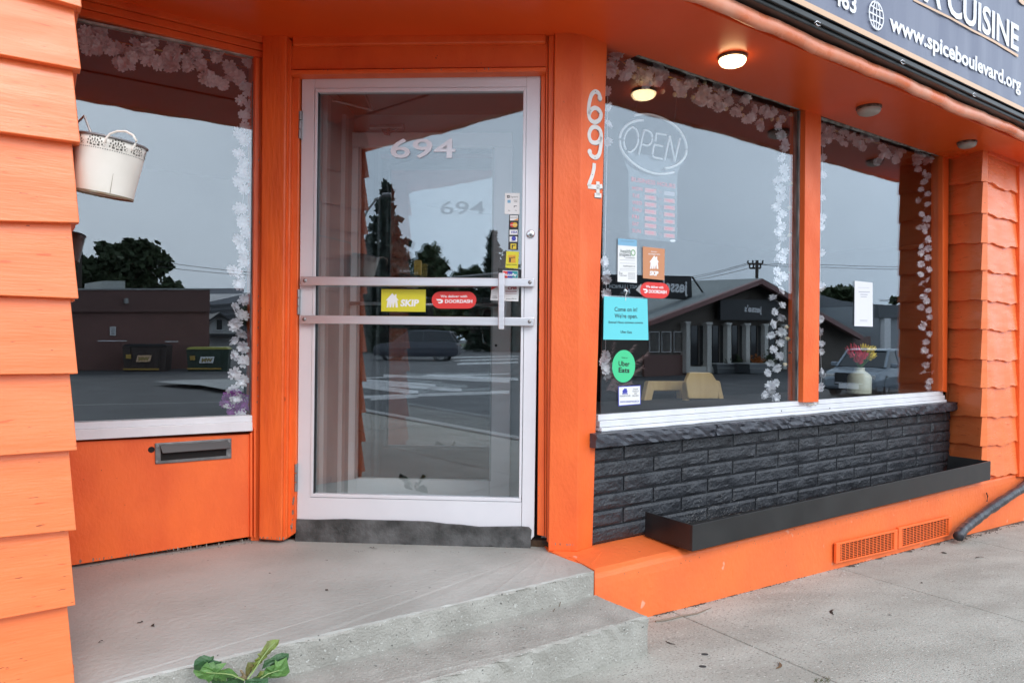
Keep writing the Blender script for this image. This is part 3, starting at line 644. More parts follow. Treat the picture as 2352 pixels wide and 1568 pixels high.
# ================================================================== porch and steps
st = root('concrete_steps', FR.pt(-1, -.2, .4), 'worn grey concrete porch slab with one lower step in front of the door', 'steps')
def rough_edge(name, outline, z1, z0, m_top, m_side, seed, parent=st, amp=.004):
    """concrete slab: outline points are world XY; front edge rounded and chipped"""
    rr = random.Random(seed); pts = []
    n = len(outline)
    for i in range(n):
        a, b, e = outline[i][0], outline[(i+1) % n][0], outline[i][1]
        L_ = (Vector(b)-Vector(a)).length; m_ = max(1, int(L_/.03)) if e else 1
        for j in range(m_): pts.append((Vector(a).lerp(Vector(b), j/m_), e))
    c = sum((p for p, e in pts), Vector((0, 0)))/len(pts)
    rings = []
    for (ins, z, ja) in ((.009, z1, .0025), (.002, z1-.003, .0025), (.0, z1-.010, amp*.8), (-.001, z1-.05, amp), (-.002, z0, amp)):
        ring = []
        for i, (p, e) in enumerate(pts):
            pa, pb = pts[i-1][0], pts[(i+1) % len(pts)][0]; d = (pb-pa).normalized(); nn = Vector((d.y, -d.x))
            if (p-c).dot(nn) < 0: nn = -nn
            j = (rr.uniform(-1, 1)*ja if e else 0); k_ = ins if e else 0
            ring.append(Vector((p.x-nn.x*(k_-j), p.y-nn.y*(k_-j), z+(rr.uniform(-.0015, .0015) if e and z > z1-.03 else 0))))
        rings.append(ring)
    N = len(pts); v = [q for r in rings for q in r]; f = [tuple(range(N))]; fm = [0]
    for r in range(4):
        for i in range(N): f.append((r*N+i, r*N+(i+1) % N, (r+1)*N+(i+1) % N, (r+1)*N+i)); fm.append(0 if r == 0 else 1)
    return mk(name, v, f, m_top, parent, mats=[m_top, m_side], fm=fm)
def xy(s, o): p = FR.pt(s, 0, o); return (p.x, p.y)
wq = [(p.x, p.y) for p in wp[::-1]]
dl, dr_ = DR.pt(-.62, 0, -.02), DR.pt(.60, 0, -.02)
rough_edge('porch_slab', [(xy(-2.35, .268), 1), (xy(-.248, .268), 0)]+[(p, 0) for p in wq[1:]]+[((dr_.x, dr_.y), 0), ((dl.x, dl.y), 0), (xy(-1.24, -.90), 0), (xy(-2.35, -.90), 0)], -.010, -.30, m_conc, m_rough, 5)
rough_edge('step', [(xy(-3.2, .530), 1), (xy(-.215, .530), 1), (xy(-.235, .262), 0), (xy(-3.2, .262), 0)], -.106, -.42, m_rough, m_rough, 9, amp=.007)
# ================================================================== sign, lights, numbers, bucket ...
sign = root('banner_sign', FR.pt(2, 2.32, .57), 'long navy vinyl banner sign with gold border and white lettering above the windows', 'sign')
szslab('sign_frame', FR, rect(-1.5, 8, 2.268, 3.5), m_frame_black, .02, .590, sign, bevel=.006)
szslab('sign_frame_rail', FR, rect(-1.5, 8, 2.285, 2.312), m_frame_black, .591, .604, sign, bevel=.004)
bv, bf = [], []; S_ = np.linspace(-1.5, 8, 260); Zs = [2.318, 2.36, 2.45, 2.6, 2.8, 3.1, 3.5]
for i, s in enumerate(S_):
    for j, z in enumerate(Zs):
        bv.append(FR.pt(s, z, .6075+.0018*math.sin(s*6.3+z*2)+.0012*math.sin(s*17+z*5)+.0010*math.sin(s*31)))
for i in range(len(S_)-1):
    for j in range(len(Zs)-1): bf.append((i*7+j, (i+1)*7+j, (i+1)*7+j+1, i*7+j+1))
mk('banner', bv, bf, m_banner, sign, smooth=True)
szslab('gold_border', FR, rect(-1.5, 8, 2.3195, 2.345), m_tan, .6105, .6130, sign, bevel=0)
OFB = .6135
text_on(FR, 'www.spiceboulevard.org', A4(1022, 205), A4(1938, 640), 35, OFB, m_wprint, sign, bold=.030)
text_on(FR, '463', A4(628, 22), A4(790, 98), 42, OFB, m_wprint, sign, bold=.025)
text_on(FR, 'A CUISINE', A4(1262, 0), A4(1922, 358), 66, OFB, m_wprint, sign, bold=.025)
slab('gold_rule', FR, [A4(1190, -8), A4(1450, 120), A4(1600, 205), A4(1750, 280), A4(1920, 383), A4(1920, 402), A4(1750, 298), A4(1600, 220), A4(1450, 136), A4(1190, 8)], m_tan, OFB-.001, OFB+.0005, sign, bevel=0)
slab('gold_mark', FR, [A4(1925, -20), A4(1975, -10), A4(1975, 45), A4(1945, 30), A4(1925, 10)], m_tan, OFB-.001, OFB, sign, bevel=0)
gc = FR.sz(*A4(930, 110), OFB); gr = abs(FR.sz(*A4(930, 14), OFB)[1]-FR.sz(*A4(930, 206), OFB)[1])/2
g = G()
def ring_(rx, ry, dx=0, a0=0, a1=360, wdt=.0075, n=40):
    P = [(gc[0]+dx+rx*math.cos(math.radians(a0+(a1-a0)*i/n)), gc[1]+ry*math.sin(math.radians(a0+(a1-a0)*i/n))) for i in range(n+1)]
    stroke_ribbon(g, P, wdt, FR, OFB-.0003, OFB+.0003)
ring_(gr, gr); ring_(gr*.48, gr, 0)
stroke_ribbon(g, [(gc[0], gc[1]-gr), (gc[0], gc[1]+gr)], .0065, FR, OFB, OFB+.0006); stroke_ribbon(g, [(gc[0]-gr, gc[1]), (gc[0]+gr, gc[1])], .0065, FR, OFB, OFB+.0006)
for s_ in (-1, 1): stroke_ribbon(g, [(gc[0]-gr*.82, gc[1]+s_*gr*.55), (gc[0], gc[1]+s_*gr*.45), (gc[0]+gr*.82, gc[1]+s_*gr*.55)], .0065, FR, OFB, OFB+.0006)
g.obj('globe_icon', m_wprint, sign)
for c in (A4(520, 170), A4(1113, 438), A4(1612, 666)):
    a, z = FR.sz(*c, .606); g = G(); g.tube([FR.pt(a-.022, z, .604), FR.pt(a-.012, z+.008, .61), FR.pt(a+.006, z+.006, .612), FR.pt(a+.016, z-.003, .608), FR.pt(a, z-.007, .606), FR.pt(a-.014, z-.003, .606)], .0028, 6)
    g.obj('banner_clip', m_chrome, sign, smooth=True)

# ceiling lights
m_dome_off = mat('frosted_glass_shade', (.46, .43, .38), .35, col2=(.38, .35, .31), vs=20)
m_lit = bpy.data.materials.new('lit_glass_shade'); m_lit.use_nodes = True; _b = m_lit.node_tree.nodes['Principled BSDF']
_b.inputs['Base Color'].default_value = (.8, .7, .55, 1); _b.inputs['Emission Color'].default_value = (1, .68, .33, 1); _b.inputs['Emission Strength'].default_value = 5.5
m_lring = mat('rusty_light_ring', (.20, .15, .12), .5, .4, col2=(.05, .03, .02), vs=60)
for (c, wpx, ml, lb) in ((A3(1587, 400), 188, m_lit, 'lit round dome light on the orange soffit beside the entrance'),
                         (A4(877, 752), 158, m_dome_off, 'unlit round dome light above the middle of the right windows'),
                         (A4(1562, 995), 118, m_dome_off, 'unlit round dome light nearest the shingled bay at the right')):
    P = level_px(c[0], c[1], ZS-.005); r = wpx/1.96/1.55102/2/F*(P-CAM).dot(FV); P.z = ZS-.002
    l = root('ceiling_light', P, lb, 'ceiling light', 'dome lights on the soffit')
    mw = Matrix.Translation(P) @ Matrix.Diagonal((1, 1, -1, 1)); g = G()
    g.lathe([(0, 0), (r*1.04, 0), (r*1.04, r*.16), (r*.97, r*.22), (r*.9, r*.22)], mw, 32); g.obj('ring', m_lring, l, smooth=False, bevel=0)
    g = G(); g.lathe([(r*.96, r*.20), (r*.985, r*.30), (r*.95, r*.44), (r*.82, r*.60), (r*.58, r*.70), (r*.3, r*.75), (0, r*.76)], mw, 32); g.obj('glass_shade', ml, l, smooth=True)

# house numbers on the post
def number(paths, lb, balls=()):
    P = FR.px(*A3(622, paths[0][0][1]), .04); r_ = root('house_number', P, lb, 'house number', 'metal numbers 694 on the orange post')
    for nm, m, wx, o0, o1, dx, dy in (('number_back', m_numbe, .0185, .037, .0395, -3, 5), ('number_face', m_numb, .0165, .0396, .044, 0, 0)):
        g = G()
        for p in paths:
            # Catmull-Rom smoothing
            q = []
            for i in range(len(p)-1):
                a, b, c, d = p[max(i-1, 0)], p[i], p[i+1], p[min(i+2, len(p)-1)]
                for t in ([0, .25, .5, .75] if len(p) > 3 else [0]):
                    q.append(tuple(.5*((2*b[k])+(-a[k]+c[k])*t+(2*a[k]-5*b[k]+4*c[k]-d[k])*t*t+(-a[k]+3*b[k]-3*c[k]+d[k])*t**3) for k in (0, 1)))
            q.append(p[-1]); n = len(q)
            sz_ = [FR.sz(*A3(x+dx, y+dy), o1) for x, y in q]; stroke_ribbon(g, sz_, wx*1.12, FR, o0, o1)
        for b in balls:
            a, z = FR.sz(*A3(b[0]+dx, b[1]+dy), o1); rr = wx*.75; C_ = [(a+rr*math.cos(t*math.pi/6), z+rr*math.sin(t*math.pi/6)) for t in range(12)]
            g.prism([FR.pt(x, y, o1+.0002) for x, y in C_], [FR.pt(x, y, o0) for x, y in C_])
        g.obj(nm, m, r_)
    for b in (paths[0][2], paths[-1][-2]): disc('nail', FR, A3(*b), 1.1, .044, .0452, m_numbe, r_)
number([[(664, 688), (655, 655), (630, 640), (605, 660), (588, 715), (582, 780), (592, 832), (625, 854), (658, 836), (670, 800), (655, 768), (625, 754), (598, 772), (586, 800)]], 'white metal digit 6, topmost of the three on the orange post', [(662, 684)])
number([[(588, 1058), (600, 1085), (628, 1100), (655, 1080), (668, 1020), (671, 950), (660, 905), (628, 886), (600, 900), (586, 942), (598, 985), (628, 998), (656, 985), (669, 955)]], 'white metal digit 9, middle one of the three on the orange post', [(590, 1060)])
number([[(622, 1140), (620, 1175), (610, 1220), (592, 1270), (582, 1300)], [(578, 1302), (630, 1306), (678, 1300)], [(648, 1268), (648, 1362)], [(625, 1362), (672, 1366)]], 'white metal digit 4, lowest of the three on the orange post')

# bucket hanging on the return wall
BZ = 1.87; bc = Vector(ray(*A1(783, 1000))); P_top = CAM+bc*BZ
ax = (CAM+ray(*A1(783, 990))*BZ) - (CAM+ray(*A1(722, 1362))*BZ); ax.normalize(); ax = (ax+Vector((0, -.03, 0))).normalized()
Hb = ((CAM+ray(*A1(783, 990))*BZ)-(CAM+ray(*A1(722, 1362))*BZ)).length
Rt = (ray(*A1(1002, 1040))-ray(*A1(562, 950))).length*BZ/2; Rbm = (ray(*A1(906, 1398))-ray(*A1(540, 1335))).length*BZ/2*1.0
Pb = CAM+ray(*A1(722, 1366))*BZ
mwb = Matrix.Translation(Pb) @ ax.to_track_quat('Z', 'Y').to_matrix().to_4x4()
bk = root('hanging_bucket', Pb, 'cream enamel bucket with cut out lace rim hanging beside the left window', 'bucket')
g = G(); prof = [(Rbm*.93, .006), (Rbm, 0), (Rbm+.001, .004)]+[(Rbm+(Rt-Rbm)*t/8, .004+(Hb-.004)*t/8) for t in range(1, 9)]+[(Rt-.002, Hb), (Rbm, .008), (0, .008), (Rbm*.93, .006)]
g.lathe(prof, mwb, 72); g.obj('bucket_body', m_bucket, bk, smooth=True)
g = G(); g.lathe([(0, .0055), (Rbm*.95, .0055), (Rbm*.97, -.001), (Rbm*1.02, -.001), (Rbm*1.02, .004)], mwb, 48); g.obj('bucket_base', m_rust, bk)
g = G(); P_ = [mwb @ Vector(((Rt+.001)*math.cos(t*math.pi/20), (Rt+.001)*math.sin(t*math.pi/20), Hb)) for t in range(41)]; g.tube(P_, .003, 8, caps=False); g.obj('rim', m_steel, bk, smooth=True)
def onb(t, h, o=.0008):
    r_ = Rbm+(Rt-Rbm)*h/Hb+o; return mwb @ Vector((r_*math.cos(t), r_*math.sin(t), h))
# direction of the viewer in bucket coordinates
vd = (mwb.inverted().to_3x3() @ (CAM-Pb)); t0 = math.atan2(vd.y, vd.x)
hole = mat('bucket_lace_cutout', (.10, .085, .07), .7); g = G()
def patch(t, h, w_, hh):
    g.add([onb(t-w_/2, h-hh/2), onb(t+w_/2, h-hh/2), onb(t+w_/2, h+hh/2), onb(t-w_/2, h+hh/2)], [(0, 1, 2, 3)])
for i in range(96): patch(t0-math.pi+i*2*math.pi/96, Hb*.775, .03, .0018)
for i in range(10):
    tc_ = t0-math.pi+(i+.3)*2*math.pi/10
    for k in range(9):
        a_ = k*math.pi/8; patch(tc_-.21*math.cos(a_), Hb*.84+.020*math.sin(a_), .034, .0042)
    for k in range(7):
        a_ = -.2+k*math.pi*1.15/6; patch(tc_-.13*math.cos(a_), Hb*.845+.011*math.sin(a_), .034, .0050)
    for k in range(5):
        a_ = .3+k*2*math.pi/5; patch(tc_-.04*math.cos(a_), Hb*.85+.006*math.sin(a_), .022, .004)
    patch(tc_, Hb*.815, .05, .003); patch(tc_-.09, Hb*.825, .035, .004); patch(tc_+.09, Hb*.825, .035, .004)
    for k in range(6): a_ = k*math.pi/3; patch(tc_+math.pi/12-.0*k+.03*math.cos(a_), Hb*.845+.0045*math.sin(a_), .012, .0016)
g.obj('lace_cutouts', hole, bk)['kind'] = 'stuff'
hA = mwb.inverted() @ (CAM+ray(*A1(735, 985))*(BZ-.07)); hB = mwb.inverted() @ (CAM+ray(*A1(928, 1035))*(BZ-.07))
pts = [CAM+ray(*A1(x, y))*(BZ-.095) for x, y in ((736, 1000), (742, 965), (770, 935), (820, 917), (880, 918), (930, 945), (953, 985), (945, 1010), (926, 1035), (924, 1055))]
g = G(); g.tube(pts, .0028, 8); g.obj('handle', m_bucket, bk, smooth=True)
hp = CAM+ray(*A1(640, 940))*(BZ+.03)
g = G(); g.tube([RL.pt(.40, 1.52, .03), hp+Vector((-.02, 0, .05)), hp], .003, 6); g.obj('hook', m_steel, bk)
g = G(); pp = mwb.inverted(); g.add([onb(t0+.18, .004, .0012), onb(t0+.20, .004, .0012), onb(t0+.19, .055, .0012), onb(t0+.183, .055, .0012)], [(0, 1, 2, 3)]); g.obj('rust_streak', m_rust, bk)

# mail slot
ms = root('mail_slot', FL.px(*C1(1150, 180), .02), 'grey metal mail slot with flap, set in the orange panel below the left window', 'mail slot')
slab('slot_plate', FL, [C1(928, 132), C1(1388, 102), C1(1388, 222), C1(930, 258)], mat('slot_metal', (.13, .13, .13), .45, .5, col2=(.22, .22, .22), vs=20), .012, .019, ms, bevel=.003)
slab('slot_opening', FL, [C1(962, 158), C1(1358, 130), C1(1356, 205), C1(964, 236)], m_gapshade, .0195, .0202, ms, bevel=0)  # black sheet on the plate paints the shade inside the slot
q = [FL.sz(*C1(x, y), .02) for x, y in ((958, 150), (1368, 122))]; q2 = [FL.sz(*C1(x, y), .038) for x, y in ((974, 193), (1382, 164))]
g = G(); g.add([FL.pt(*q[0], .0205), FL.pt(*q[1], .0205), FL.pt(*q2[1], .038), FL.pt(*q2[0], .038), FL.pt(q[0][0], q[0][1]+.004, .024), FL.pt(q[1][0], q[1][1]+.004, .024), FL.pt(q2[1][0], q2[1][1]+.004, .042), FL.pt(q2[0][0], q2[0][1]+.002, .042)],
            [(0, 1, 2, 3), (4, 5, 6, 7), (0, 1, 5, 4), (1, 2, 6, 5), (2, 3, 7, 6), (3, 0, 4, 7)]); g.obj('slot_flap', mat('flap_metal', (.07, .068, .07), .45, .5), ms, bevel=.001)
for c in (C1(944, 148), C1(1372, 120), C1(1374, 206), C1(940, 241)): disc('screw', FL, c, 3.2, .019, .021, m_steel, ms)
disc('old_hole', FL, C1(907, 170), 7, .0122, .0128, m_gapshade, ms)

# planter box on the ledge
pb_ = root('planter_box', FR.pt(1.7, 0, .18), 'long empty black metal planter box standing on the orange ledge', 'planter')
pz0, pz1 = .000, .113
def pside(nm, s0, s1, o0, o1, z0=pz0, z1=pz1, zr=None, m=m_planter):
    g = G(); zr = z1 if zr is None else zr
    c = [(s0, o0, z1), (s1, o0, zr), (s1, o1, zr), (s0, o1, z1)]
    g.prism([FR.pt(a, z, o) for a, o, z in c], [FR.pt(a, z0, o) for a, o, z in c]); return g.obj(nm, m, pb_, bevel=.0015)
pside('front_panel', .262, 3.235, .318, .326, zr=.126); pside('end_panel', .262, .270, .045, .3175); pside('end_panel', 3.222, 3.230, .062, .3175, z1=.126)
pside('bottom_panel', .271, 3.221, .034, .317, .004, .012, m=m_planter_in)
g = G(); g.box(FR.pt(.2625, .112, .326), FR.t*2.97, -FR.n*.014, Vector((0, 0, .0025))); 
dc = G()
rr = random.Random(4)
for i in range(90):
    s = .3+abs(rr.gauss(0, .45)); o = rr.uniform(.07, .30); sz_ = rr.uniform(.003, .012); P = FR.pt(s, .0125, o)
    dc.add([P, P+FR.t*sz_, P+FR.t*sz_*.6+FR.n*sz_, P+Vector((0, 0, sz_*.3))+FR.n*sz_*.5], [(0, 1, 2, 3), (0, 3, 2)])
dc.obj('dry_debris', mat('pale_debris', (.4, .38, .34), .9), pb_)['kind'] = 'stuff'

# wrapped cable conduit at the right
pts = []
for (x, y, o) in ((2300, -150, .30), (1900, 200, .31), (1682, 392, .33), (1560, 470, .335), (1450, 545, .325), (1370, 605, .33), (1310, 655, .345), (1288, 690, .36)):
    pts.append(FR.px(*C4(x, y), o))
q = []
for i in range(len(pts)-1):
    for t in range(6):
        p = pts[i].lerp(pts[i+1], t/6); q.append(p+Vector((0, 0, .002*math.sin(len(q)*1.7))))
q.append(pts[-1]); g = G(); g.tube(q, [.031+.0018*math.sin(i*2.1)+.0012*math.sin(i*.7) for i in range(len(q))], 14)
cd = root('wrapped_conduit', pts[-1], 'thick black taped conduit running down the base wall into the pavement at the right', 'conduit')
g.obj('conduit', mat('black_tape', (.022, .022, .026), .3, col2=(.05, .05, .06), vs=14, bump=.5, bs=30), cd, smooth=True)
g = G(); P = FR.px(*C4(1460, 480), .285); g.tube([P, P+Vector((0.0, 0, .035))+FR.t*.01, P+Vector((0, 0, .06))-FR.t*.01], .004, 6); g.obj('bracket', m_black, cd)

# ================================================================== stickers and notices
def sticker(lb, cat, pl, quad, m, off=.0012, th=.0008, bevel=0):
    c = pl.px(sum(p[0] for p in quad)/len(quad), sum(p[1] for p in quad)/len(quad), off)
    r_ = root(cat.replace(' ', '_'), c, lb, cat); slab('sheet', pl, quad, m, off-th, off, r_, bevel=bevel); return r_
def rq(f, x0, y0, x1, y1, sk=0): return [f(x0, y0), f(x1, y0+sk), f(x1, y1+sk), f(x0, y1)]
def txt(r_, pl, s, f, x0, x1, yb, cap, m, sk=0, off=.0018, bold=.01, slant=0, name='lettering'):
    """cap and coordinates in the zoomed region's units"""
    k = abs(f(0, 100)[1]-f(0, 0)[1])/100; return text_on(pl, s, f(x0, yb), f(x1, yb+sk), cap*k, off, m, r_, bold=bold, slant=slant, name=name)
m_ink = flat('black_ink', (.02, .02, .022)); m_inkg = flat('grey_ink', (.18, .18, .18)); m_wsheet = flat('white_sheet', (.78, .78, .78)); m_yel = flat('yellow_sheet', (.68, .62, .03)); m_redsheet = flat('red_sheet', (.72, .035, .03))
m_orsh = flat('brown_orange_sheet', (.58, .25, .12)); m_teal = flat('turquoise_sheet', (.13, .62, .68)); m_green = flat('green_disc', (.06, .58, .26)); m_blue = flat('blue_ink', (.05, .06, .38)); m_lblue = flat('pale_blue', (.20, .42, .60))
# the sandwich of the pane lies at off -.006..0 on FR and -.018..-.012 on DR
DO = -.0105
def house_icon(g, pl, f, cx, cy, w_, h_, off):
    """outline of a small house with a fork and a knife"""
    P = [(-.5, .5), (-.42, -.05), (-.58, -.02), (0, -.58), (.22, -.38), (.22, -.5), (.36, -.5), (.36, -.25), (.58, -.02), (.42, -.05), (.5, .5), (.30, .5), (.24, .05), (.12, .5), (.02, .5), (-.02, .1), (-.1, .5), (-.25, .5), (-.28, .1), (-.34, .5)]
    q = [pl.sz(*f(cx+a*w_, cy+b*h_), off) for a, b in P]; g.prism([pl.pt(a, z, off) for a, z in q], [pl.pt(a, z, off-.0004) for a, z in q])
def bar(g, pl, f, x0, y0, x1, y1, off, sk=0):
    q = [pl.sz(*p, off) for p in (f(x0, y0), f(x1, y0+sk), f(x1, y1+sk), f(x0, y1))]; g.prism([pl.pt(a, z, off) for a, z in q], [pl.pt(a, z, off-.0004) for a, z in q])

s_ = sticker('yellow rectangular delivery sticker with white house logo, between the push bars', 'sticker', DR, [B2(899, 450), B2(1209, 453), B2(1207, 609), B2(898, 606)], m_yel, off=DO)
g = G(); house_icon(g, DR, B2, 975, 532, 80, 92, DO+.0006); g.obj('house_logo', m_wprint, s_); txt(s_, DR, 'SKIP', B2, 1030, 1158, 568, 46, m_wprint, off=DO+.0006, bold=.045, slant=.12)
def pill(f, x0, y0, x1, y1, sk=0):
    r_ = (y1-y0)/2; P = [];
    for i in range(13): a = math.pi/2+i*math.pi/12; P.append(f(x0+r_+r_*math.cos(a), (y0+y1)/2-r_*math.sin(a)))
    for i in range(13): a = -math.pi/2+i*math.pi/12; P.append(f(x1-r_+r_*math.cos(a), (y0+y1)/2+sk-r_*math.sin(a)))
    return P
def dash_icon(g, pl, f, cx, cy, w_, h_, off):
    P = [(-.5, -.5), (.15, -.5), (.42, -.35), (.5, 0), (.42, .35), (.15, .5), (-.1, .5), (-.25, .18), (.12, .18), (.2, 0), (.12, -.15), (-.3, -.15)]
    q = [pl.sz(*f(cx+a*w_, cy+b*h_), off) for a, b in P]; g.prism([pl.pt(a, z, off) for a, z in q], [pl.pt(a, z, off-.0004) for a, z in q])
s_ = sticker('red pill shaped delivery sticker on the door, right of the yellow one', 'sticker', DR, pill(B2, 1250, 467, 1562, 586), m_redsheet, off=DO)
txt(s_, DR, 'We deliver with', B2, 1312, 1498, 508, 17, m_wprint, off=DO+.0006, bold=.02); txt(s_, DR, 'DOORDASH', B2, 1343, 1534, 546, 24, m_wprint, off=DO+.0006, bold=.03)
g = G(); dash_icon(g, DR, B2, 1305, 535, 50, 30, DO+.0006); g.obj('dash_logo', m_wprint, s_)
# column of payment stickers
s_ = sticker('white payment sticker, topmost of the column on the door glass', 'payment sticker', DR, [S1(200, 95), S1(380, 95), S1(378, 352), S1(196, 350)], m_wsheet, off=DO, bevel=0)
txt(s_, DR, 'Square', S1, 266, 356, 150, 24, m_inkg, off=DO+.0006, bold=0); g = G(); bar(g, DR, S1, 226, 122, 258, 154, DO+.0006); g.obj('mark', m_ink, s_); g = G(); bar(g, DR, S1, 234, 130, 250, 146, DO+.0009); g.obj('mark', m_wsheet, s_)
g = G(); bar(g, DR, S1, 238, 134, 246, 142, DO+.0012); g.obj('mark', m_ink, s_)
g = G(); bar(g, DR, S1, 232, 178, 269, 214, DO+.0006); g.obj('mark', m_lblue, s_); txt(s_, DR, 'VISA', S1, 308, 350, 206, 16, m_inkg, off=DO+.0006); g = G(); bar(g, DR, S1, 304, 180, 354, 184, DO+.0006); bar(g, DR, S1, 308, 248, 344, 256, DO+.0006); bar(g, DR, S1, 308, 256, 318, 268, DO+.0006); g.obj('mark', m_inkg, s_)
txt(s_, DR, 'Pay', S1, 240, 266, 312, 12, m_inkg, off=DO+.0006); txt(s_, DR, 'Pay', S1, 322, 346, 312, 12, m_inkg, off=DO+.0006)
s_ = sticker('narrow black strip of five card logos on the door glass', 'payment sticker', DR, [S1(250, 358), S1(370, 360), S1(358, 785), S1(240, 780)], m_ink, off=DO)
cards = [(262, 366, 360, 428, m_wsheet), (256, 540, 355, 600, m_wsheet), (256, 622, 350, 686, m_wsheet), (268, 708, 338, 774, flat('card_yellow', (.72, .55, .04)))]
for x0, y0, x1, y1, m in cards: g = G(); bar(g, DR, S1, x0, y0, x1, y1, DO+.0006); g.obj('card', m, s_)
txt(s_, DR, 'DISCOVER', S1, 266, 354, 400, 16, m_inkg, off=DO+.0010); g = G(); q = [S1(300, 426), S1(358, 402), S1(358, 426)]; q = [DR.sz(*p, DO+.001) for p in q]; g.prism([DR.pt(a, z, DO+.001) for a, z in q], [DR.pt(a, z, DO+.0007) for a, z in q]); g.obj('mark', flat('card_orange', (.75, .3, .05)), s_)
txt(s_, DR, 'VISA', S1, 268, 350, 582, 28, m_blue, off=DO+.0010, bold=.03, slant=.2); disc('mark', DR, S1(308, 645), 5.2, DO+.0006, DO+.0010, m_blue, s_); txt(s_, DR, 'Diners Club', S1, 276, 334, 678, 10, m_blue, off=DO+.0012)
disc('mark', DR, S1(292, 480), 5.6, DO+.0003, DO+.0008, flat('card_red', (.65, .04, .03)), s_); disc('mark', DR, S1(322, 480), 5.6, DO+.0006, DO+.0012, flat('card_gold', (.75, .45, .05)), s_); txt(s_, DR, 'MasterCard', S1, 270, 344, 486, 10, m_wprint, off=DO+.0018)
g = G(); bar(g, DR, S1, 282, 722, 296, 768, DO+.0010); bar(g, DR, S1, 296, 726, 328, 738, DO+.0010, -6); g.obj('mark', m_ink, s_)
s_ = sticker('yellow debit card sticker on the door glass above the black one', 'payment sticker', DR, [S1(218, 800), S1(372, 806), S1(358, 1012), S1(206, 1000)], m_yel, off=DO)
g = G(); bar(g, DR, S1, 242, 846, 330, 940, DO+.0006); g.obj('mark', flat('debit_orange', (.70, .36, .03)), s_); txt(s_, DR, 'Interac', S1, 250, 324, 890, 20, m_ink, sk=-10, off=DO+.001, bold=.02); g = G(); bar(g, DR, S1, 252, 885, 272, 932, DO+.001); g.obj('mark', m_ink, s_); txt(s_, DR, 'Payment Options', S1, 218, 342, 968, 14, m_ink, off=DO+.0006)
s_ = sticker('black and teal card sticker half hidden behind the upper push bar', 'payment sticker', DR, [S1(120, 1005), S1(395, 1018), S1(395, 1125), S1(120, 1122)], m_ink, off=DO)
g = G(); bar(g, DR, S1, 172, 1032, 360, 1124, DO+.0004, 6); g.obj('card', m_wsheet, s_)
for x0, x1, m in ((178, 232, m_redsheet), (228, 292, m_blue), (290, 356, flat('card_teal', (.02, .30, .33)))): g = G(); bar(g, DR, S1, x0, 1040, x1, 1122, DO+.0008, 3); g.obj('mark', m, s_)
txt(s_, DR, 'UnionPay', S1, 184, 342, 1100, 34, m_wprint, off=DO+.0013, bold=.03, slant=.15)
s_ = sticker('white member decal with red corner behind the pull handle of the door', 'sticker', DR, [S1(40, 1225), S1(372, 1225), S1(364, 1408), S1(24, 1395)], m_wsheet, off=DO)
txt(s_, DR, 'CFIB', S1, 232, 344, 1262, 34, flat('maroon_ink', (.35, .02, .04)), off=DO+.0006, bold=.04, slant=.1); txt(s_, DR, 'www.cfib.ca', S1, 212, 340, 1384, 18, m_inkg, off=DO+.0006); g = G()
for y in (1274, 1290): bar(g, DR, S1, 204, y, 344, y+7, DO+.0006)
bar(g, DR, S1, 204, 1312, 342, 1317, DO+.0006); g.obj('mark', flat('maroon_line', (.3, .05, .06)), s_)
q = [DR.sz(*p, DO+.0006) for p in (S1(38, 1226), S1(120, 1226), S1(32, 1270))]; g = G(); g.prism([DR.pt(a, z, DO+.0006) for a, z in q], [DR.pt(a, z, DO+.0002) for a, z in q]); g.obj('mark', m_redsheet, s_)
txt(s_, DR, 'voting', S1, 48, 100, 1352, 14, m_inkg, off=DO+.0006); txt(s_, DR, 'member', S1, 48, 112, 1370, 14, m_inkg, off=DO+.0006)

# right window
s_ = sticker('tall white inspection notice with blue top strip on the window beside the post', 'notice', FR, [B3(787, 97), B3(905, 108), B3(919, 118), B3(919, 407), B3(785, 399)], m_wsheet)
g = G(); bar(g, FR, B3, 787, 97, 919, 143, .0016, 10); g.obj('strip', m_lblue, s_)
txt(s_, FR, 'health', B3, 806, 876, 196, 26, flat('dark_green_ink', (.05, .10, .08)), sk=3, bold=.01); txt(s_, FR, 'inspect', B3, 798, 880, 219, 26, flat('dark_ink', (.05, .07, .08)), sk=3, bold=.01); txt(s_, FR, 'SOUTHWESTERN', B3, 840, 904, 236, 9, m_inkg, sk=2)
txt(s_, FR, 'healthinspect.ca', B3, 824, 906, 294, 12, m_inkg, sk=2); txt(s_, FR, 'Public Health', B3, 800, 848, 358, 9, m_inkg, sk=2); txt(s_, FR, 'Sw', B3, 794, 820, 346, 18, m_inkg, sk=2, bold=0)
a, z = FR.sz(*B3(893, 197), .0018); g = G(); R_ = .0125; stroke_ribbon(g, [(a+R_*math.cos(t*.35), z+R_*math.sin(t*.35)) for t in range(19)], .004, FR, .0015, .002); g.obj('magnifier_logo', flat('logo_green', (.12, .35, .10)), s_)
g = G()
for y in (246, 268, 306, 318): bar(g, FR, B3, 800, y, 906, y+1.5, .0016, 3)
for y in (336, 344, 352, 360, 368, 378): bar(g, FR, B3, 858, y, 908, y+2, .0016, 2)
for x in (800, 805, 811): bar(g, FR, B3, 806, 114, 900, 116, .0022, 4)
g.obj('print_lines', m_inkg, s_)['kind'] = 'stuff'
s_ = sticker('brown orange delivery sticker with white house logo on the right window', 'sticker', FR, [B3(961, 153), B3(1114, 170), B3(1111, 388), B3(962, 374)], m_orsh)
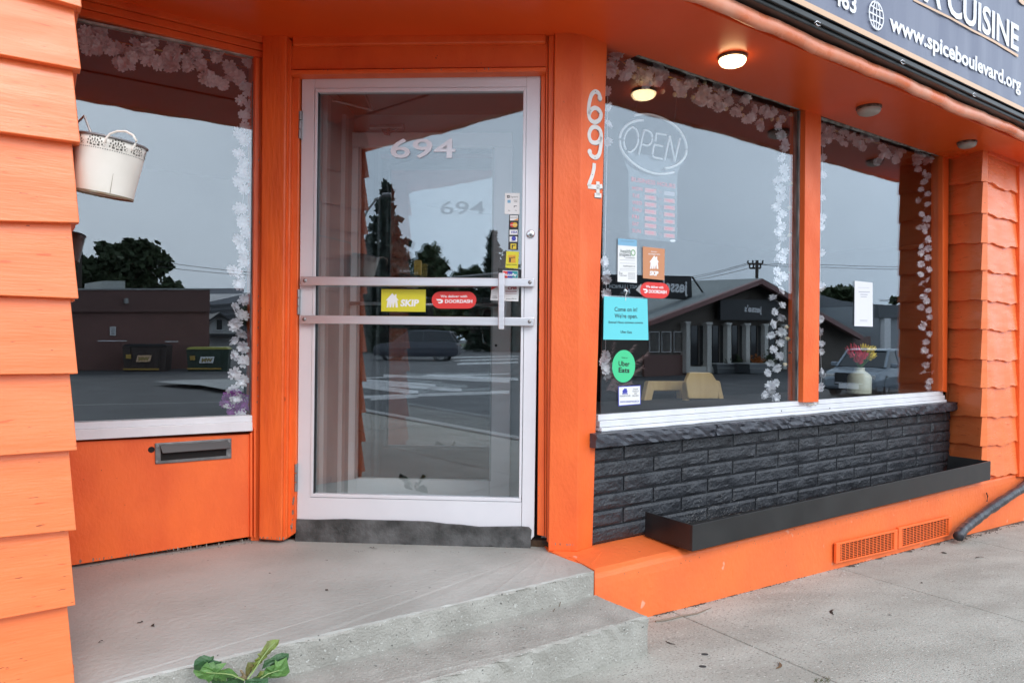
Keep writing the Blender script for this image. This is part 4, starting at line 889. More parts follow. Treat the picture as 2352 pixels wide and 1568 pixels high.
g = G(); house_icon(g, FR, B3, 1040, 266, 58, 86, .0018); g.obj('house_logo', m_wprint, s_); txt(s_, FR, 'SKIP', B3, 1008, 1068, 352, 30, m_wprint, sk=4, bold=.05, slant=.1); txt(s_, FR, 'PROUDLY', B3, 1018, 1060, 193, 9, m_wprint, sk=3); txt(s_, FR, 'DELIVERING WITH', B3, 1000, 1080, 209, 10, m_wprint, sk=5)
s_ = sticker('red pill shaped delivery sticker on the right window above the turquoise notice', 'sticker', FR, pill(B3, 942, 401, 1146, 510, 6), m_redsheet)
txt(s_, FR, 'We deliver with', B3, 982, 1104, 440, 18, m_wprint, sk=7, bold=.02); txt(s_, FR, 'DOORDASH', B3, 1002, 1126, 476, 23, m_wprint, sk=6, bold=.03); g = G(); dash_icon(g, FR, B3, 978, 463, 34, 30, .0018); g.obj('dash_logo', m_wprint, s_)
q = [FR.sz(*p, .0010) for p in (B3(912, 455), B3(950, 412), B3(950, 488))]; g = G(); g.prism([FR.pt(a, z, .001) for a, z in q], [FR.pt(a, z, .0006) for a, z in q]); g.obj('torn_tape', flat('tape_grey', (.3, .3, .3)), s_)
s_ = sticker('turquoise square notice Come on in hanging from a suction cup', 'notice', FR, [B3(690, 500), B3(992, 519), B3(1000, 806), B3(685, 802)], m_teal, off=.010, th=.002)
for t_, x0, x1, yb, cp in (('Come on in!', 763, 921, 604, 30), ("We're open.", 763, 923, 650, 30), ('Entrez! Nous sommes ouverts.', 722, 964, 688, 16), ('Uber Eats', 805, 884, 756, 18)): txt(s_, FR, t_, B3, x0, x1, yb, cp, m_ink, sk=3, off=.0106, bold=.012 if cp > 16 else .015)
P = FR.px(*B3(848, 470), .002); cup = root('suction_cup', P, 'clear suction cup with wire hook above the turquoise notice', 'suction cup')
mw = Matrix.Translation(P) @ FR.n.to_track_quat('Z', 'Y').to_matrix().to_4x4(); g = G(); g.lathe([(.021, 0), (.019, .003), (.010, .006), (.006, .012), (.003, .013), (0, .013)], mw, 24); g.obj('cup', glass('cup_plastic', .12, (.6, .62, .64, 1)), cup, smooth=True)
g = G(); g.tube([FR.px(*B3(850, 468), .012), FR.px(*B3(842, 490), .016), FR.px(*B3(840, 530), .013), FR.px(*B3(843, 512), .009)], .0012, 6); g.obj('hook', m_wprint, cup)
ce = FR.sz(*B3(828, 988), .0016); ry = abs(FR.sz(*B3(828, 875), .0016)[1]-FR.sz(*B3(828, 1101), .0016)[1])/2
rx = abs(FR.sz(*B3(748, 988), .0016)[0]-FR.sz(*B3(908, 988), .0016)[0])/2
s_ = root('sticker', FR.pt(*ce, .0016), 'round green delivery sticker on the right window below the turquoise notice', 'sticker')
szslab('disc', FR, [(ce[0]+rx*math.cos(i*math.pi/24), ce[1]+ry*math.sin(i*math.pi/24)) for i in range(48)], m_green, .0005, .0016, s_, bevel=0)
txt(s_, FR, 'Uber', B3, 791, 868, 985, 35, m_ink, sk=3, bold=.02, off=.0022); txt(s_, FR, 'Eats', B3, 791, 867, 1030, 35, m_ink, sk=3, bold=.03, off=.0022); txt(s_, FR, 'Order on', B3, 812, 854, 932, 10, m_ink, sk=2, off=.0022)
s_ = sticker('small white takeout sticker with blue border near the window sill', 'sticker', FR, [B3(788, 1128), B3(946, 1120), B3(946, 1254), B3(790, 1267)], m_blue)
slab('sheet_face', FR, [B3(794, 1134), B3(941, 1126), B3(941, 1249), B3(795, 1261)], m_wsheet, .0010, .0018, s_, bevel=0)
g = G(); house_icon(g, FR, B3, 836, 1164, 36, 42, .0024); g.obj('house_logo', m_blue, s_); txt(s_, FR, 'HUNGRYHOUSE', B3, 800, 874, 1202, 12, m_inkg, sk=-3, off=.0024)
for i, t_ in enumerate(('ONLINE', 'TAKEOUT', 'AND', 'DELIVERY')): txt(s_, FR, t_, B3, (891, 887, 900, 886)[i], (927, 932, 919, 933)[i], 1153+i*15.5, 11, m_inkg, sk=-1, off=.0024)
txt(s_, FR, 'WWW.HUNGRYHOUSE.CA', B3, 802, 934, 1244, 14, m_blue, sk=-6, off=.0024)
s_ = sticker('white paper notice taped to the glass of the far right window', 'notice', FR, [B4(778, 392), B4(903, 405), B4(904, 712), B4(776, 708)], flat('paper_white', (.76, .76, .80)))
g = G()
for (x0, y0, x1, y1) in ((800, 438, 880, 440), (806, 466, 884, 472), (818, 484, 868, 490), (820, 500, 862, 505), (814, 664, 868, 667), (816, 672, 866, 675)): bar(g, FR, B4, x0, y0, x1, y1, .0018, 2)
g.obj('print_lines', flat('pale_ink', (.45, .45, .5)), s_)

# ================================================================== behind the glass
# neon sign with opening hours on a clear acrylic panel
NO = -.055
ne = root('neon_sign', FR.px(*A3(1030, 1010), NO), 'unlit oval OPEN sign with red business hours panel hanging inside the right window', 'neon sign')
def neon_tube(P, rr=.0048, f=O1):
    q = []
    for i in range(len(P)-1):
        a, b, c, d = P[max(i-1, 0)], P[i], P[i+1], P[min(i+2, len(P)-1)]
        for t in ([0, .25, .5, .75] if len(P) > 2 else [0]): q.append(tuple(.5*((2*b[k])+(-a[k]+c[k])*t+(2*a[k]-5*b[k]+4*c[k]-d[k])*t*t+(-a[k]+3*b[k]-3*c[k]+d[k])*t**3) for k in (0, 1)))
    q.append(P[-1]); g = G(); g.tube([FR.px(*f(*p), NO) for p in q], rr, 8); g.obj('tube', m_neon, ne, smooth=True)
neon_tube([(360, 98), (440, 85), (530, 88), (640, 118), (740, 168), (830, 240), (890, 330), (920, 430), (915, 510), (880, 575), (820, 625), (750, 655), (690, 664)], .0062)
neon_tube([(455, 148), (370, 158), (290, 195), (230, 260), (205, 340), (215, 440), (270, 535), (360, 620), (470, 685), (590, 722), (700, 724), (788, 706)], .0062)
neon_tube([(366, 236), (335, 226), (295, 255), (262, 310), (248, 370), (256, 430), (272, 465)]); neon_tube([(372, 236), (392, 270), (404, 330), (395, 400), (365, 455), (320, 490), (292, 484)])
neon_tube([(408, 520), (465, 255)]); neon_tube([(465, 255), (510, 262), (548, 300), (552, 360), (530, 405), (495, 420), (448, 408)])
neon_tube([(705, 308), (610, 292), (598, 300), (588, 375)]); neon_tube([(665, 430), (590, 412), (572, 420), (556, 510), (566, 540), (590, 552), (660, 565)])
neon_tube([(686, 578), (742, 316)]); neon_tube([(742, 316), (794, 590)]); neon_tube([(794, 590), (852, 342)])
pan = [O1(*p) for p in ((215, 470), (255, 580), (302, 700), (305, 1395), (322, 1408), (815, 1462), (820, 1440), (825, 720), (850, 660), (905, 590))]
slab('hours_panel', FR, pan, m_acryl, NO-.012, NO-.009, ne, bevel=0)
txt(ne, FR, 'BUSINESS HOURS', O1, 332, 802, 800, 48, m_red, sk=78, off=NO-.008, bold=0)
for i, dname in enumerate(('MON', 'TUE', 'WED', 'THU', 'FRI', 'SAT', 'SUN')):
    y = 896+i*75.5; txt(ne, FR, dname, O1, 340, (446, 416, 442, 436, 408, 410, 430)[i], y, 40, m_red, sk=9, off=NO-.008, bold=0)
    g = G(); bar(g, FR, O1, 473, y-24, 597, y+24, NO-.0085, 14); g.obj('hour_card', m_slot if i else m_slot, ne); txt(ne, FR, '1200', O1, 495, 572, y+12, 26, m_red, sk=8, off=NO-.0078, bold=.02)
    g = G(); bar(g, FR, O1, 680, y+10, 796, y+54, NO-.0085, 12); g.obj('hour_card', m_slot if i else mat('blank_card', (.42, .42, .48), .5), ne)
    if i: txt(ne, FR, '1000', O1, 700, 774, y+44, 26, m_red, sk=8, off=NO-.0078, bold=.02)
    txt(ne, FR, 'TO', O1, 622, 656, y+34, 26, flat('faint_red', (.40, .16, .2)), sk=4, off=NO-.008, bold=0)
g = G(); el = [FR.sz(*O1(775+30*math.cos(t*.314), 1440+13*math.sin(t*.314)), NO-.006) for t in range(20)]; g.prism([FR.pt(a, z, NO-.006) for a, z in el], [FR.pt(a, z, NO-.008) for a, z in el]); g.obj('maker_badge', m_wprint, ne)
for x in (370, 790): g = G(); g.tube([FR.px(*O1(x, 120 if x < 500 else 200), NO), FR.px(*O1(x+20, -40), NO), FR.px(*O1(x+30, -330), NO)], .0011, 5); g.obj('hanging_wire', m_wire, ne)

# silk flower garlands
def blossom_mesh(seed, m):
    rr = random.Random(seed); v = []; f = []
    for k in range(9):
        a = k*2*math.pi/(5 if k < 5 else 4)+rr.uniform(-.2, .2); ln = rr.uniform(.85, 1.12)*(1 if k < 5 else .62); cu = rr.uniform(.12, .5)+(0 if k < 5 else .45); tw = rr.uniform(-.3, .3); b = len(v)
        for (t, w_, h_) in ((.08, .08, 0), (.45, .34, .10), (.80, .48, .30), (1.08, .26, .45)):
            for s2 in (-1, 0, 1):
                rad = t*ln*(1 if s2 or t < 1 else .80); x = rad*math.cos(a)-s2*w_*math.sin(a); y = rad*math.sin(a)+s2*w_*math.cos(a); v.append((x, y, h_*cu*1.6+abs(s2)*.06+s2*tw*t*.4+rr.uniform(-.04, .04)))
        for i in range(3):
            for j in range(2): f.append((b+i*3+j, b+i*3+j+1, b+(i+1)*3+j+1, b+(i+1)*3+j))
    return newmesh('blossom', v, f, [m])
BM = [blossom_mesh(i, m_flower) for i in range(6)]; BMP = [blossom_mesh(i+20, m_flower_p) for i in range(6)]; BPU = [blossom_mesh(i+40, m_purple) for i in range(3)]
frr = random.Random(12)
def blossom(P, r_, meshes, parent, facing=None):
    d = (facing if facing is not None else CAM-P).normalized()+Vector((frr.uniform(-.7, .7), frr.uniform(-.7, .7), frr.uniform(-.7, .7)))
    mw = Matrix.Translation(P) @ d.to_track_quat('Z', 'Y').to_matrix().to_4x4() @ Matrix.Rotation(frr.uniform(0, 6), 4, 'Z') @ Matrix.Scale(r_*frr.uniform(.85, 1.12), 4)
    inst('blossom', frr.choice(meshes), mw, parent)
def garland(lb, pl, heads, tails, off, r_, top_meshes, jit=14):
    P0 = pl.px(*heads[0], off) if heads else pl.px(*tails[0], off); gg = root('flower_garland', P0, lb, 'flower garland')
    for i, (x, y) in enumerate(heads):
        for k in range(3): blossom(pl.px(x+frr.uniform(-jit, jit)*.6, y+frr.uniform(-jit, jit)*.6, off+frr.uniform(-.025, .02)), r_*1.1, top_meshes, gg, (CAM-pl.px(x, y, off)).normalized()+pl.n*.4)
    for i, (x, y) in enumerate(tails): blossom(pl.px(x+frr.uniform(-2, 2), y+frr.uniform(-2, 2), off+frr.uniform(-.02, .01)), r_*1.12, BM, gg, (CAM-pl.px(x, y, off)).normalized()+pl.n*.4)
    if len(tails) > 1:
        g = G(); g.tube([pl.px(x, y, off-.01) for x, y in tails], .0011, 5); g.obj('string', m_flower, gg)
    return gg
H1 = [A1(*p) for p in ((575, 262), (600, 250), (640, 330), (675, 350), (700, 290), (740, 280), (780, 360), (815, 330), (830, 430), (880, 450), (900, 375), (955, 330), (1010, 310), (1035, 400), (1060, 290), (1110, 445), (1190, 350), (1215, 375), (1185, 430), (1215, 465), (1310, 450), (1355, 365), (1405, 470), (1450, 545), (1500, 570), (1570, 580), (1520, 400), (1610, 470), (1640, 520), (1690, 550), (685, 215), (1740, 430))]
T1 = [A1(*p) for p in ((1700, 600), (1735, 640), (1690, 700), (1735, 740), (1695, 810), (1740, 800), (1715, 880), (1660, 940), (1710, 985), (1670, 1080), (1700, 1130), (1680, 1200), (1710, 1240), (1665, 1280), (1705, 1330), (1690, 1450), (1665, 1450), (1700, 1530))]
T1 += [B1(*p) for p in ((1690, 0), (1725, 60), (1665, 105), (1680, 180), (1710, 200), (1700, 265), (1620, 315), (1655, 345), (1670, 410), (1690, 420), (1700, 520), (1635, 575), (1690, 630), (1650, 680), (1630, 700), (1700, 760), (1630, 800), (1700, 850), (1630, 915), (1695, 960), (1630, 1040), (1690, 1090), (1625, 1150), (1650, 1210), (1700, 1210), (1600, 1270), (1675, 1310))]
ga = garland('garland of pale silk blossoms framing the top and right side of the left window', FL, H1, T1, -.038, .024, BMP)
g = G(); g.tube([FL.px(*A1(560, 245), -.09), FL.px(*A1(1760, 480), -.09)], .0055, 8); ro = root('curtain_rod', FL.px(*A1(1200, 375), -.09), 'thin brass curtain rod behind the blossoms of the left window', 'curtain rod'); g.obj('rod', m_brass, ro, smooth=True)
pf = root('purple_flower', FL.px(*B1(1640, 1240), -.05), 'purple silk flower ball in the lower right corner of the left window', 'silk flower')
for k in range(44):
    a = frr.uniform(0, 6.28); q = frr.uniform(.2, 1); x, y = B1(1645+105*q*math.cos(a), 1248+78*q*math.sin(a)); blossom(FL.px(x, y, -.045+frr.uniform(-.02, .02)), .020, BPU, pf, FL.n)
H2 = [A3(*p) for p in ((730, 500), (755, 450), (780, 380), (830, 520), (870, 470), (930, 540), (975, 530), (1000, 580), (1050, 580), (1045, 485), (1100, 505), (1180, 585), (1215, 650), (1240, 595), (1300, 570), (1340, 680), (1385, 650), (1370, 720), (1440, 710), (1490, 620), (1525, 640), (1490, 760), (1480, 700), (1570, 720), (1620, 780), (1670, 690), (1700, 820), (1740, 770), (1765, 880), (1800, 770), (1880, 770))]
T2 = [A3(*p) for p in ((1925, 830), (1900, 880), (1930, 940), (1945, 990))]+[A4(*p) for p in ((270, 950), (290, 1030), (265, 1100), (280, 1190), (240, 1270), (285, 1240), (262, 1320), (255, 1380), (285, 1370), (235, 1440), (275, 1490), (240, 1530))]
T2 += [B4(*p) for p in ((270, 10), (235, 45), (280, 95), (240, 155), (285, 190), (220, 230), (262, 240), (230, 330), (285, 370), (225, 400), (262, 465), (210, 515), (272, 560), (215, 615), (270, 650), (205, 700), (260, 740), (195, 775), (255, 825), (200, 875), (255, 915), (190, 960), (235, 1005), (165, 1040), (225, 1110), (180, 1130), (200, 1150), (145, 1180), (228, 1205), (160, 1200))]
garland('garland of white silk blossoms along the top and right side of the wide window', FR, H2, T2, -.038, .023, BMP)
g = G(); g.tube([FR.px(*A3(820, 440), -.09), FR.px(*A3(1960, 790), -.09)], .005, 8); ro = root('curtain_rod', FR.px(*A3(1300, 600), -.09), 'brass curtain rod behind the blossoms of the wide window', 'curtain rod'); g.obj('rod', m_brass, ro, smooth=True)
H3 = [A4(*p) for p in ((560, 880), (600, 900), (580, 960), (610, 940), (710, 910), (740, 960), (690, 990), (800, 990), (830, 1030), (860, 960), (930, 990), (980, 1040), (950, 1110), (1000, 1080), (1080, 1110), (1110, 1080), (1200, 1080), (1220, 1120), (1280, 1110), (1210, 1160))]
T3 = [A4(*p) for p in ((1260, 1200), (1290, 1230), (1255, 1270), (1240, 1320), (1290, 1360), (1220, 1405), (1285, 1430), (1240, 1500), (1275, 1530))]+[B4(*p) for p in ((1240, 10), (1285, 20), (1265, 50), (1290, 100), (1235, 145), (1290, 175), (1240, 200), (1285, 235), (1235, 280), (1290, 320), (1240, 355), (1280, 385), (1235, 410), (1295, 460), (1260, 500), (1275, 535), (1245, 580), (1300, 600), (1300, 640), (1260, 700), (1245, 720), (1300, 765), (1275, 820), (1270, 870), (1300, 910), (1330, 945), (1280, 985), (1255, 1030), (1330, 1030), (1300, 1090), (1290, 1130), (1310, 1150))]
garland('garland of blossoms along the top and right side of the far right window', FR, H3, T3, -.038, .021, BMP)
g = G(); g.tube([FR.px(*A4(600, 900), -.09), FR.px(*A4(1240, 1090), -.09)], .005, 8); ro = root('curtain_rod', FR.px(*A4(900, 990), -.09), 'brass curtain rod behind the blossoms of the far right window', 'curtain rod'); g.obj('rod', m_brass, ro, smooth=True)
T4 = [A4(*p) for p in ((552, 1010), (556, 1100), (548, 1220), (545, 1380), (545, 1520))]+[B4(*p) for p in ((540, 10), (540, 200), (535, 430), (532, 660), (535, 750), (540, 830), (540, 880), (545, 1020), (550, 1040), (540, 1130), (536, 1150))]
garland('narrow string of white blossoms at the left edge of the far right window', FR, [], T4, -.05, .022, BM)
T5 = [A3(*p) for p in ((714, 640), (716, 750), (712, 870), (712, 980))]+[B3(*p) for p in ((694, 265), (696, 350), (705, 390), (706, 475), (700, 900), (712, 940), (735, 990), (695, 1000), (712, 1040), (690, 960))]
garland('white blossoms peeping out beside the orange post', FR, [], T5, -.04, .022, BM)
# light string
bl = [A3(*p) for p in ((718, 445), (782, 505), (890, 540), (945, 585), (1103, 645), (1182, 665), (1252, 668), (1313, 683), (1391, 580), (1546, 765), (1650, 762), (1652, 812), (1746, 830), (1789, 842), (1866, 835), (1903, 838))]+[A4(*p) for p in ((322, 808), (300, 856), (370, 918), (370, 1010), (343, 1195), (325, 1287), (362, 1376), (338, 1468), (352, 1560))]+[B4(*p) for p in ((333, 82), (343, 357), (346, 453), (353, 550), (358, 655), (313, 724), (320, 815), (328, 908), (303, 996))]
ls = root('string_lights', FR.px(*bl[0], -.05), 'string of small amber bulbs on dark wire inside the wide window', 'string lights')
bg_ = G(); bg_.lathe([(0, 0), (.35, .05), (.5, .3), (.42, .65), (.2, .95), (0, 1.05)], Matrix.Identity(4), 10)
bme = newmesh('bulb', bg_.v, bg_.f, [m_bulb], smooth=True); sk_ = G(); sk_.lathe([(.22, -.35), (.24, -.3), (.24, .08), (0, .1)], Matrix.Identity(4), 8); skm = newmesh('socket', sk_.v, sk_.f, [m_wire])
for i, c in enumerate(bl):
    P = FR.px(*c, -.045); tl = Vector((frr.uniform(-.5, .5), frr.uniform(-.3, .3), -1)) if i < 16 else Vector((frr.uniform(-.3, .3)+FR.t.x*frr.choice((-1, 1)), FR.t.y*.3, frr.uniform(-.8, .5)))
    mw = Matrix.Translation(P+Vector((0, 0, .012))) @ tl.to_track_quat('Z', 'Y').to_matrix().to_4x4() @ Matrix.Scale(.024, 4); b_ = inst('bulb', bme, mw, ls); inst('socket', skm, mw, ls)
g = G(); wpts = [(715, 385), (760, 405), (860, 470), (930, 525), (1020, 570), (1140, 595), (1230, 620), (1330, 632), (1420, 640), (1520, 690), (1600, 735), (1690, 790), (1800, 795), (1900, 790), (1945, 800)]
g.tube([FR.px(*A3(*p), -.05) for p in wpts], .0028, 6)
for i in range(16):
    x = (bl[i][0]*1.55102-1800)*1.96; y = (bl[i][1]*1.55102)*1.96; yy = float(np.interp(x, [p[0] for p in wpts], [p[1] for p in wpts])); g.tube([FR.px(*A3(x-6, yy), -.05), FR.px(*A3(x, y-18), -.045)], .0018, 5)
g.tube([FR.px(*c, -.052) for c in bl[15:]], .0012, 5); g.obj('wire', m_wire, ls)

# plume, chairs, vase behind the glass
pl_ = root('pampas_plume', FR.px(*B3(700, 1200), -.2), 'dusty pink feathery plume standing inside the window beside the post', 'dried plume'); g = G()
for (bx, by, tx, ty) in ((690, 1150, 760, 820), (690, 1120, 900, 840), (700, 1130, 1000, 890), (700, 1160, 880, 1100), (690, 1180, 760, 1060), (700, 1150, 960, 990)):
    for k in range(150):
        t = frr.uniform(.15, 1); x = bx+(tx-bx)*t; y = by+(ty-by)*t; a = math.atan2(ty-by, tx-bx)+frr.choice((-1, 1))*frr.uniform(.25, .8); ln = frr.uniform(20, 60)*(1.1-t*.5); o = -.2+frr.uniform(-.04, .04)
        P = FR.px(*B3(x, y), o); Q = FR.px(*B3(x+ln*math.cos(a), y+ln*math.sin(a)+8), o+frr.uniform(-.02, .02)); up_ = Vector((0, 0, .0016)); g.add([P-up_, Q, P+up_], [(0, 1, 2)])
g.obj('plume', m_plume, pl_)['kind'] = 'stuff'
def solid(name, pts, f, off, th, m, parent, bevel=.008): return slab(name, FR, [f(*p) for p in pts], m, off-th, off, parent, bevel=bevel)
def chair(lb, grp, parts, legs, off):
    P = FR.px(*B3(*legs[0][0]), off); P.z = 0; ch = root('wooden_chair', P, lb, 'chair', grp)
    for nm, pts, dz, th in parts: solid(nm, pts, B3, off+dz, th, m_wood, ch, .006)
    for (x, y), z0 in legs:
        a, z = FR.sz(x+0, y+0, off) if False else FR.sz(*B3(x, y), off); szslab('leg', FR, rect(a-.02, a+.02, -.03, z), m_wood, off-.02, off+.02, ch, bevel=.004)
    a0 = FR.sz(*B3(*legs[0][0]), off)[0]; a1 = FR.sz(*B3(*legs[1][0]), off)[0]
    szslab('seat', FR, rect(a0, a1, .42, .45), m_wood, off-.34, off+.03, ch, bevel=.01)
chair('low backed wooden child chair, left one of the two behind the sill', 'light wooden chairs inside the wide window', [('back_rail', ((1000, 1092), (1268, 1092), (1262, 1160), (1030, 1160)), 0, .03), ('side_post', ((1003, 1092), (1042, 1150), (1010, 1290), (955, 1300)), .004, .035), ('side_post', ((1222, 1150), (1262, 1095), (1262, 1300), (1226, 1290)), .004, .035), ('cross_rail', ((1005, 1272), (1228, 1278), (1228, 1300), (1000, 1300)), 0, .03)], [((975, 1290), 0), ((1245, 1290), 0)], -.42)
chair('wooden child chair with a solid arched backrest, right one of the two behind the sill', 'light wooden chairs inside the wide window', [('backrest', ((1290, 1035), (1315, 1030), (1430, 1032), (1447, 1040), (1490, 1110), (1490, 1215), (1282, 1215), (1264, 1100)), .02, .025), ('side_post', ((1262, 1100), (1285, 1110), (1290, 1280), (1262, 1300)), .0, .03), ('side_post', ((1478, 1085), (1502, 1092), (1545, 1290), (1510, 1290), (1478, 1130)), .0, .03)], [((1276, 1280), 0), ((1528, 1288), 0)], -.30)
P = FR.px(*B4(808, 1215), -.18); V0 = P.copy(); r0 = 78/1.96/1.55102*(P-CAM).dot(FV)/F
va = root('flower_vase', V0, 'cream glass bottle vase standing inside the far right window', 'vase'); zt = FR.px(*B4(808, 1000), -.18).z; hz = zt-V0.z; mw = Matrix.Translation(V0)
g = G(); g.lathe([(0, -.03), (r0*.95, -.03), (r0, 0), (r0, hz*.70), (r0*.85, hz*.80), (r0*.42, hz*.92), (r0*.42, hz*.98), (r0*.47, hz), (r0*.4, hz+.003), (r0*.36, hz*.9), (0, hz*.6)], mw, 28); g.obj('bottle', m_vase, va, smooth=True)
rs = mat('red_tulip_petal', (.92, .07, .13), .5, col2=(.75, .04, .10), vs=40); ys = mat('yellow_tulip_petal', (.95, .72, .04), .5, col2=(.85, .58, .03), vs=40)
TB = G()
for k in range(5):
    a = k*1.2566; TB.add([(0, 0, -.5), (.55*math.cos(a-.5), .55*math.sin(a-.5), 0), (.38*math.cos(a-.3), .38*math.sin(a-.3), .9), (.5*math.cos(a), .5*math.sin(a), 1.05), (.38*math.cos(a+.3), .38*math.sin(a+.3), .9), (.55*math.cos(a+.5), .55*math.sin(a+.5), 0)], [(0, 1, 2, 3, 4, 5)])
tr_, ty_ = newmesh('bloom', TB.v, TB.f, [rs]), newmesh('bloom', TB.v, TB.f, [ys])
for nm, lst, me_, lb in (('red_flowers', ((745, 890), (770, 870), (800, 885), (760, 915), (800, 915), (830, 930), (820, 955), (790, 945), (850, 920), (810, 960)), tr_, 'red artificial tulips in the cream vase'), ('yellow_flowers', ((840, 870), (870, 878), (900, 875), (885, 900), (900, 920), (880, 935)), ty_, 'yellow artificial tulips in the cream vase')):
    fr_ = root(nm, FR.px(*B4(815, 980), -.18), lb, 'flowers')
    for x, y in lst:
        P = FR.px(*B4(x, y), -.18+frr.uniform(-.03, .03)); d = (P-FR.px(*B4(812, 1010), -.18)).normalized()+Vector((frr.uniform(-.3, .3), frr.uniform(-.3, .3), frr.uniform(-.2, .3)))
        inst('bloom', me_, Matrix.Translation(P) @ d.to_track_quat('Z', 'Y').to_matrix().to_4x4() @ Matrix.Scale(frr.uniform(.034, .042), 4), fr_)
        g = G(); g.tube([P, P.lerp(FR.px(*B4(812, 1010), -.18), .6), FR.px(*B4(812, 1010), -.18)], .0025, 5); g.obj('stem', flat('stem_green', (.05, .14, .03)), fr_)
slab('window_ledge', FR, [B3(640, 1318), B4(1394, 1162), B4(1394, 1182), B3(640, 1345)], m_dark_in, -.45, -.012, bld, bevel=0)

# ================================================================== plants and litter
lf = [mat('dandelion_leaf_green', (.10, .22, .045), .45, col2=(.06, .15, .035), vs=40, bump=.3, bs=150), mat('dandelion_leaf_dark', (.028, .085, .03), .45, col2=(.045, .12, .04), vs=40, bump=.3, bs=150), mat('dandelion_leaf_olive', (.17, .24, .04), .45, col2=(.11, .11, .03), vs=40, bump=.3, bs=150)]
DP = FR.px(*D1(1240, 1180), .36); dn = root('dandelion', DP, 'dandelion with broad toothed green leaves growing from the crack at the foot of the porch', 'weed')
def leaf(pts, m, off, rib=None, seed=0, curl=.02):
    rr = random.Random(seed); q = [FR.sz(*D1(*p), off) for p in pts]; cx_ = sum(p[0] for p in q)/len(q); cz_ = sum(p[1] for p in q)/len(q); v = [FR.pt(a, z, off-curl*(.5+rr.uniform(-.5, .5))*((a-cx_)**2+(z-cz_)**2)**.5*14) for a, z in q]
    inner = [FR.pt(cx_+(a-cx_)*.55, cz_+(z-cz_)*.55, off+rr.uniform(.0, .006)) for a, z in q]; n = len(q); v += inner+[FR.pt(cx_, cz_, off+.003)]
    f = [(i, (i+1) % n, n+(i+1) % n, n+i) for i in range(n)]+[(n+i, n+(i+1) % n, 2*n) for i in range(n)]
    o = mk('leaf', v, f, m, dn, smooth=False)
    if rib: g = G(); g.tube([FR.px(*D1(*p), off+.008) for p in rib], [.0022-.0015*i/len(rib) for i in range(len(rib))], 5); g.obj('midrib', flat('pale_midrib', (.26, .36, .13)), o)
leaf([(85, 690), (200, 620), (300, 580), (440, 610), (515, 590), (505, 680), (620, 720), (700, 735), (640, 830), (480, 860), (300, 900), (180, 920), (90, 915), (60, 800)], lf[1], .352, seed=1)
leaf([(75, 985), (90, 930), (200, 915), (260, 820), (350, 770), (375, 745), (400, 770), (515, 720), (465, 800), (470, 830), (600, 770), (795, 740), (650, 860), (620, 910), (700, 900), (790, 890), (860, 880), (920, 900), (1000, 980), (1060, 1040), (980, 1080), (800, 1060), (790, 1180), (700, 1150), (690, 1170), (600, 1130), (570, 1160), (440, 1080), (400, 1190), (330, 1110), (200, 1100), (130, 1050)], lf[0], .372, rib=[(1180, 1120), (900, 1000), (770, 980), (560, 965), (340, 955)], seed=2)
leaf([(430, 1080), (570, 1150), (600, 1130), (690, 1165), (720, 1130), (790, 1180), (800, 1060), (910, 1035), (980, 1090), (1100, 1050), (1210, 1130), (1180, 1250), (500, 1260)], lf[1], .362, seed=3)
leaf([(1255, 1090), (1330, 960), (1360, 900), (1340, 860), (1400, 800), (1370, 750), (1430, 720), (1400, 680), (1470, 640), (1500, 590), (1460, 545), (1530, 520), (1580, 440), (1640, 340), (1720, 300), (1685, 275), (1820, 240), (1970, 240), (1940, 350), (1860, 430), (1770, 460), (1760, 530), (1680, 540), (1690, 620), (1600, 680), (1560, 740), (1510, 780), (1430, 880), (1350, 1000)], lf[2], .385, rib=[(1250, 1100), (1400, 900), (1560, 640), (1700, 450), (1850, 290)], seed=4, curl=.01)
leaf([(1210, 880), (1260, 740), (1400, 735), (1420, 800), (1330, 950), (1250, 1090), (1200, 1080)], mat('dandelion_leaf_brown', (.14, .10, .03), .6, col2=(.10, .14, .03), vs=40), .375, seed=5)
leaf([(1075, 900), (1130, 900), (1180, 970), (1240, 1050), (1260, 1110), (1190, 1150), (1060, 1060), (1130, 1020)], mat('dandelion_leaf_dry', (.20, .15, .08), .7), .378, seed=6)
leaf([(1620, 700), (1750, 640), (1880, 560), (2000, 515), (2080, 535), (2170, 540), (2160, 620), (2140, 720), (1950, 800), (1700, 820), (1560, 890), (1600, 780)], lf[1], .355, seed=7)
leaf([(1330, 1090), (1480, 1060), (1500, 960), (1640, 910), (1660, 840), (1860, 780), (1870, 690), (1920, 720), (2130, 640), (2160, 800), (2180, 880), (2200, 960), (2100, 1040), (1960, 1090), (1720, 1080), (1740, 1040), (1660, 1085), (1560, 1080), (1500, 1110)], lf[0], .375, rib=[(1280, 1140), (1480, 1120), (1700, 980), (1950, 900)], seed=8)
leaf([(1210, 1130), (1350, 1090), (1560, 1085), (1730, 1095), (1700, 1200), (1500, 1270), (1200, 1280)], lf[1], .388, seed=9)
leaf([(1480, 1060), (1530, 915), (1630, 925), (1600, 990), (1500, 1060)], lf[2], .39, seed=10)

